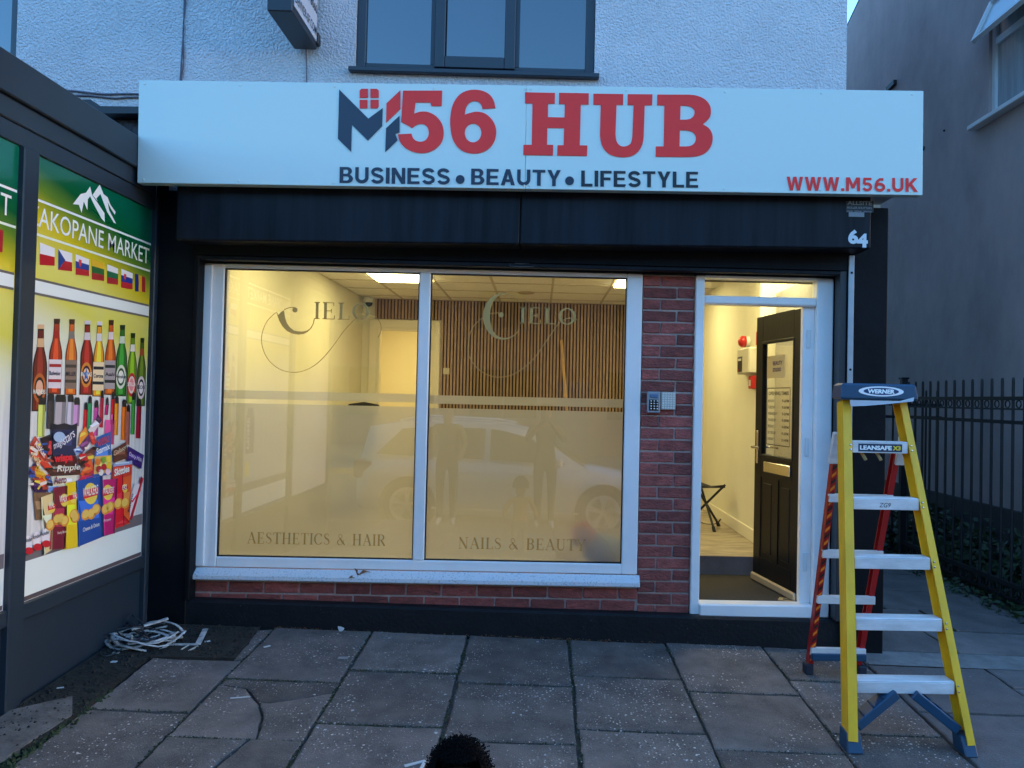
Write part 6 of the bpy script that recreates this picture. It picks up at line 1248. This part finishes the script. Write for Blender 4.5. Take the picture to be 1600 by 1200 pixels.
for s in (1, -1):
    q = MB(); q.tube([CARV(-1.5, s*.58, 1.46), CARV(-1.3, s*.6, 1.51), CARV(-.2, s*.6, 1.50), CARV(.1, s*.58, 1.46)], .018, 6); obj('roof_rail', q, ALU, CAR)
    q = MB(); q.hull8([CARV(x, s*y, z) for z in (.93, 1.06) for y in (.88, 1.05) for x in (.62, .78)], .03); obj('wing_mirror', q, CARW, CAR)
    q = MB(); q.hull8([CARV(x, s*y, z) for z in (.66, .90) for y in (.60, .83) for x in (-2.09, -1.82)], .02); obj('tail_light', q, LRED, CAR)
    q = MB(); q.hull8([CARV(x, s*y, z) for z in (.56, .70) for y in (.45, .74) for x in (1.95, 2.2)], .02); obj('headlight', q, mat('lamp_glass', (.5, .52, .55), .1), CAR)
    q = MB(); q.bar(CARV(-1.0, s*.9, .30), CARV(1.0, s*.9, .30), .02, .03); obj('sill_trim', q, ALU, CAR)
    for x in (-.45, .45): q = MB(); q.bar(CARV(x-.25, s*.9, .80), CARV(x-.08, s*.9, .80), .03, .025, c=.004); obj('door_handle', q, CARW, CAR)
    for x in (-1.33, 1.35):
        c = CARV(x, s*.80, .325); q = MB(); q.lathe([(.39, -.05), (.39, .0905)], c, axis='Y', n=28) if s > 0 else q.lathe([(.39, -.0905), (.39, .05)], c, axis='Y', n=28); obj('wheel_arch', q, FELT, CAR)
        q = MB(); o_ = .092*s; q.lathe([(.24, o_), (.31, o_+.012*s), (.325, o_-.01*s), (.325, -.1*s)], c, axis='Y', n=32); TY = obj('wheel', q, TYRE, CAR)
        q = MB(); q.lathe([(.205, o_+.004*s), (.235, o_+.014*s), (.24, o_+.006*s)], c, axis='Y', n=28); q2 = MB()
        for k in range(5):
            a = 2*pi*k/5+.3
            for da in (-.13, .13): q2.bar(c+Vector((cos(a)*.04, o_+.012*s, sin(a)*.04)), c+Vector((cos(a+da)*.215, o_+.012*s, sin(a+da)*.215)), .034, .012, upv=(0, 1, 0))
        q2.lathe([(.05, o_+.01*s), (.045, o_+.024*s)], c, axis='Y', n=14); q3 = MB(); q3.lathe([(.206, o_), (.206, o_+.0135*s), (.242, o_+.0135*s), (.242, o_)], c, axis='Y', n=28)
        obj('rim', q3, ALU, TY); obj('spokes', q2, ALU, TY)
# ================================================================== houses and tree across the road (mirrored in the glass)
BRK2 = mat('far_brick', (.20, .09, .065), .85, var=.2, vscale=8)
for i, (x0, lab) in enumerate(((-12, 'brick house opposite, left of the reflected pair'), (-3.2, 'brick house opposite, mirrored in the middle of the window'), (5.6, 'brick house opposite, right of the reflected pair'))):
    HS = thing('terraced_house', lab, 'building', (x0+4.2, -18, -.2), 'houses across the road')
    m = MB(); m.box(x0, x0+8.4, -26, -18, -.5, 5.6); obj('wall', m, BRK2, HS); m = MB(); m.poly([(x0-.1, -26.3, 5.6), (x0-.1, -17.7, 5.6), (x0-.1, -22, 8.2)], t=(8.6, 0, 0)); obj('roof', m, MATS['slate'], HS)
    for wx, wz, ww, wh in ((1.0, .8, 2.2, 1.6), (5.2, .8, 2.0, 1.6), (1.2, 3.5, 1.6, 1.3), (5.4, 3.5, 1.6, 1.3)):
        m = MB(); m.box(x0+wx, x0+wx+ww, -18.02, -17.95, wz, wz+wh); w = obj('window', m, mat('far_frame', (.12, .10, .09), .6), HS); m = MB(); m.box(x0+wx+.08, x0+wx+ww/2-.03, -17.949, -17.94, wz+.08, wz+wh-.08); m.box(x0+wx+ww/2+.03, x0+wx+ww-.08, -17.949, -17.94, wz+.08, wz+wh-.08); obj('pane', m, DARKGL, w)
    m = MB(); m.box(x0+3.7, x0+4.7, -18.02, -17.94, -.2, 2.0); obj('door', m, LBLUE, HS)
TRE = thing('street_tree', 'leafy street tree across the road, mirrored in the glass', 'tree', (7.5, -15, -.3))
m = MB(); m.tube([(7.5, -15, -.4), (7.55, -15, 1.5), (7.45, -15.1, 3.2)], [.2, .16, .11], 10)
rd = random.Random(2)
for k in range(7): a = k*.9; m.tube([(7.47, -15.05, 2.4+.1*k), (7.5+1.0*cos(a), -15+1.0*sin(a), 3.7+.2*k), (7.5+1.7*cos(a), -15+1.7*sin(a), 4.6+.2*k)], [.07, .045, .015], 6)
obj('trunk', m, mat('bark', (.06, .045, .035), .9), TRE); m = MB()
for k in range(3600):
    a, b_ = rd.uniform(0, 6.28), rd.uniform(-1, 1); r = 2.3*rd.random()**.4; c = Vector((7.5+r*cos(a)*math.sqrt(1-b_*b_), -15+r*sin(a)*math.sqrt(1-b_*b_), 4.9+r*b_*.85)); d = Vector((rd.gauss(0, 1), rd.gauss(0, 1), rd.gauss(0, 1))).normalized(); e_ = d.cross(Vector((rd.gauss(0, 1), 1, 0))).normalized(); s = rd.uniform(.06, .13); m.add([c-d*s, c+e_*s*.6, c+d*s, c-e_*s*.6], [(0, 1, 2, 3)])
obj('crown', m, LEAF, TRE)
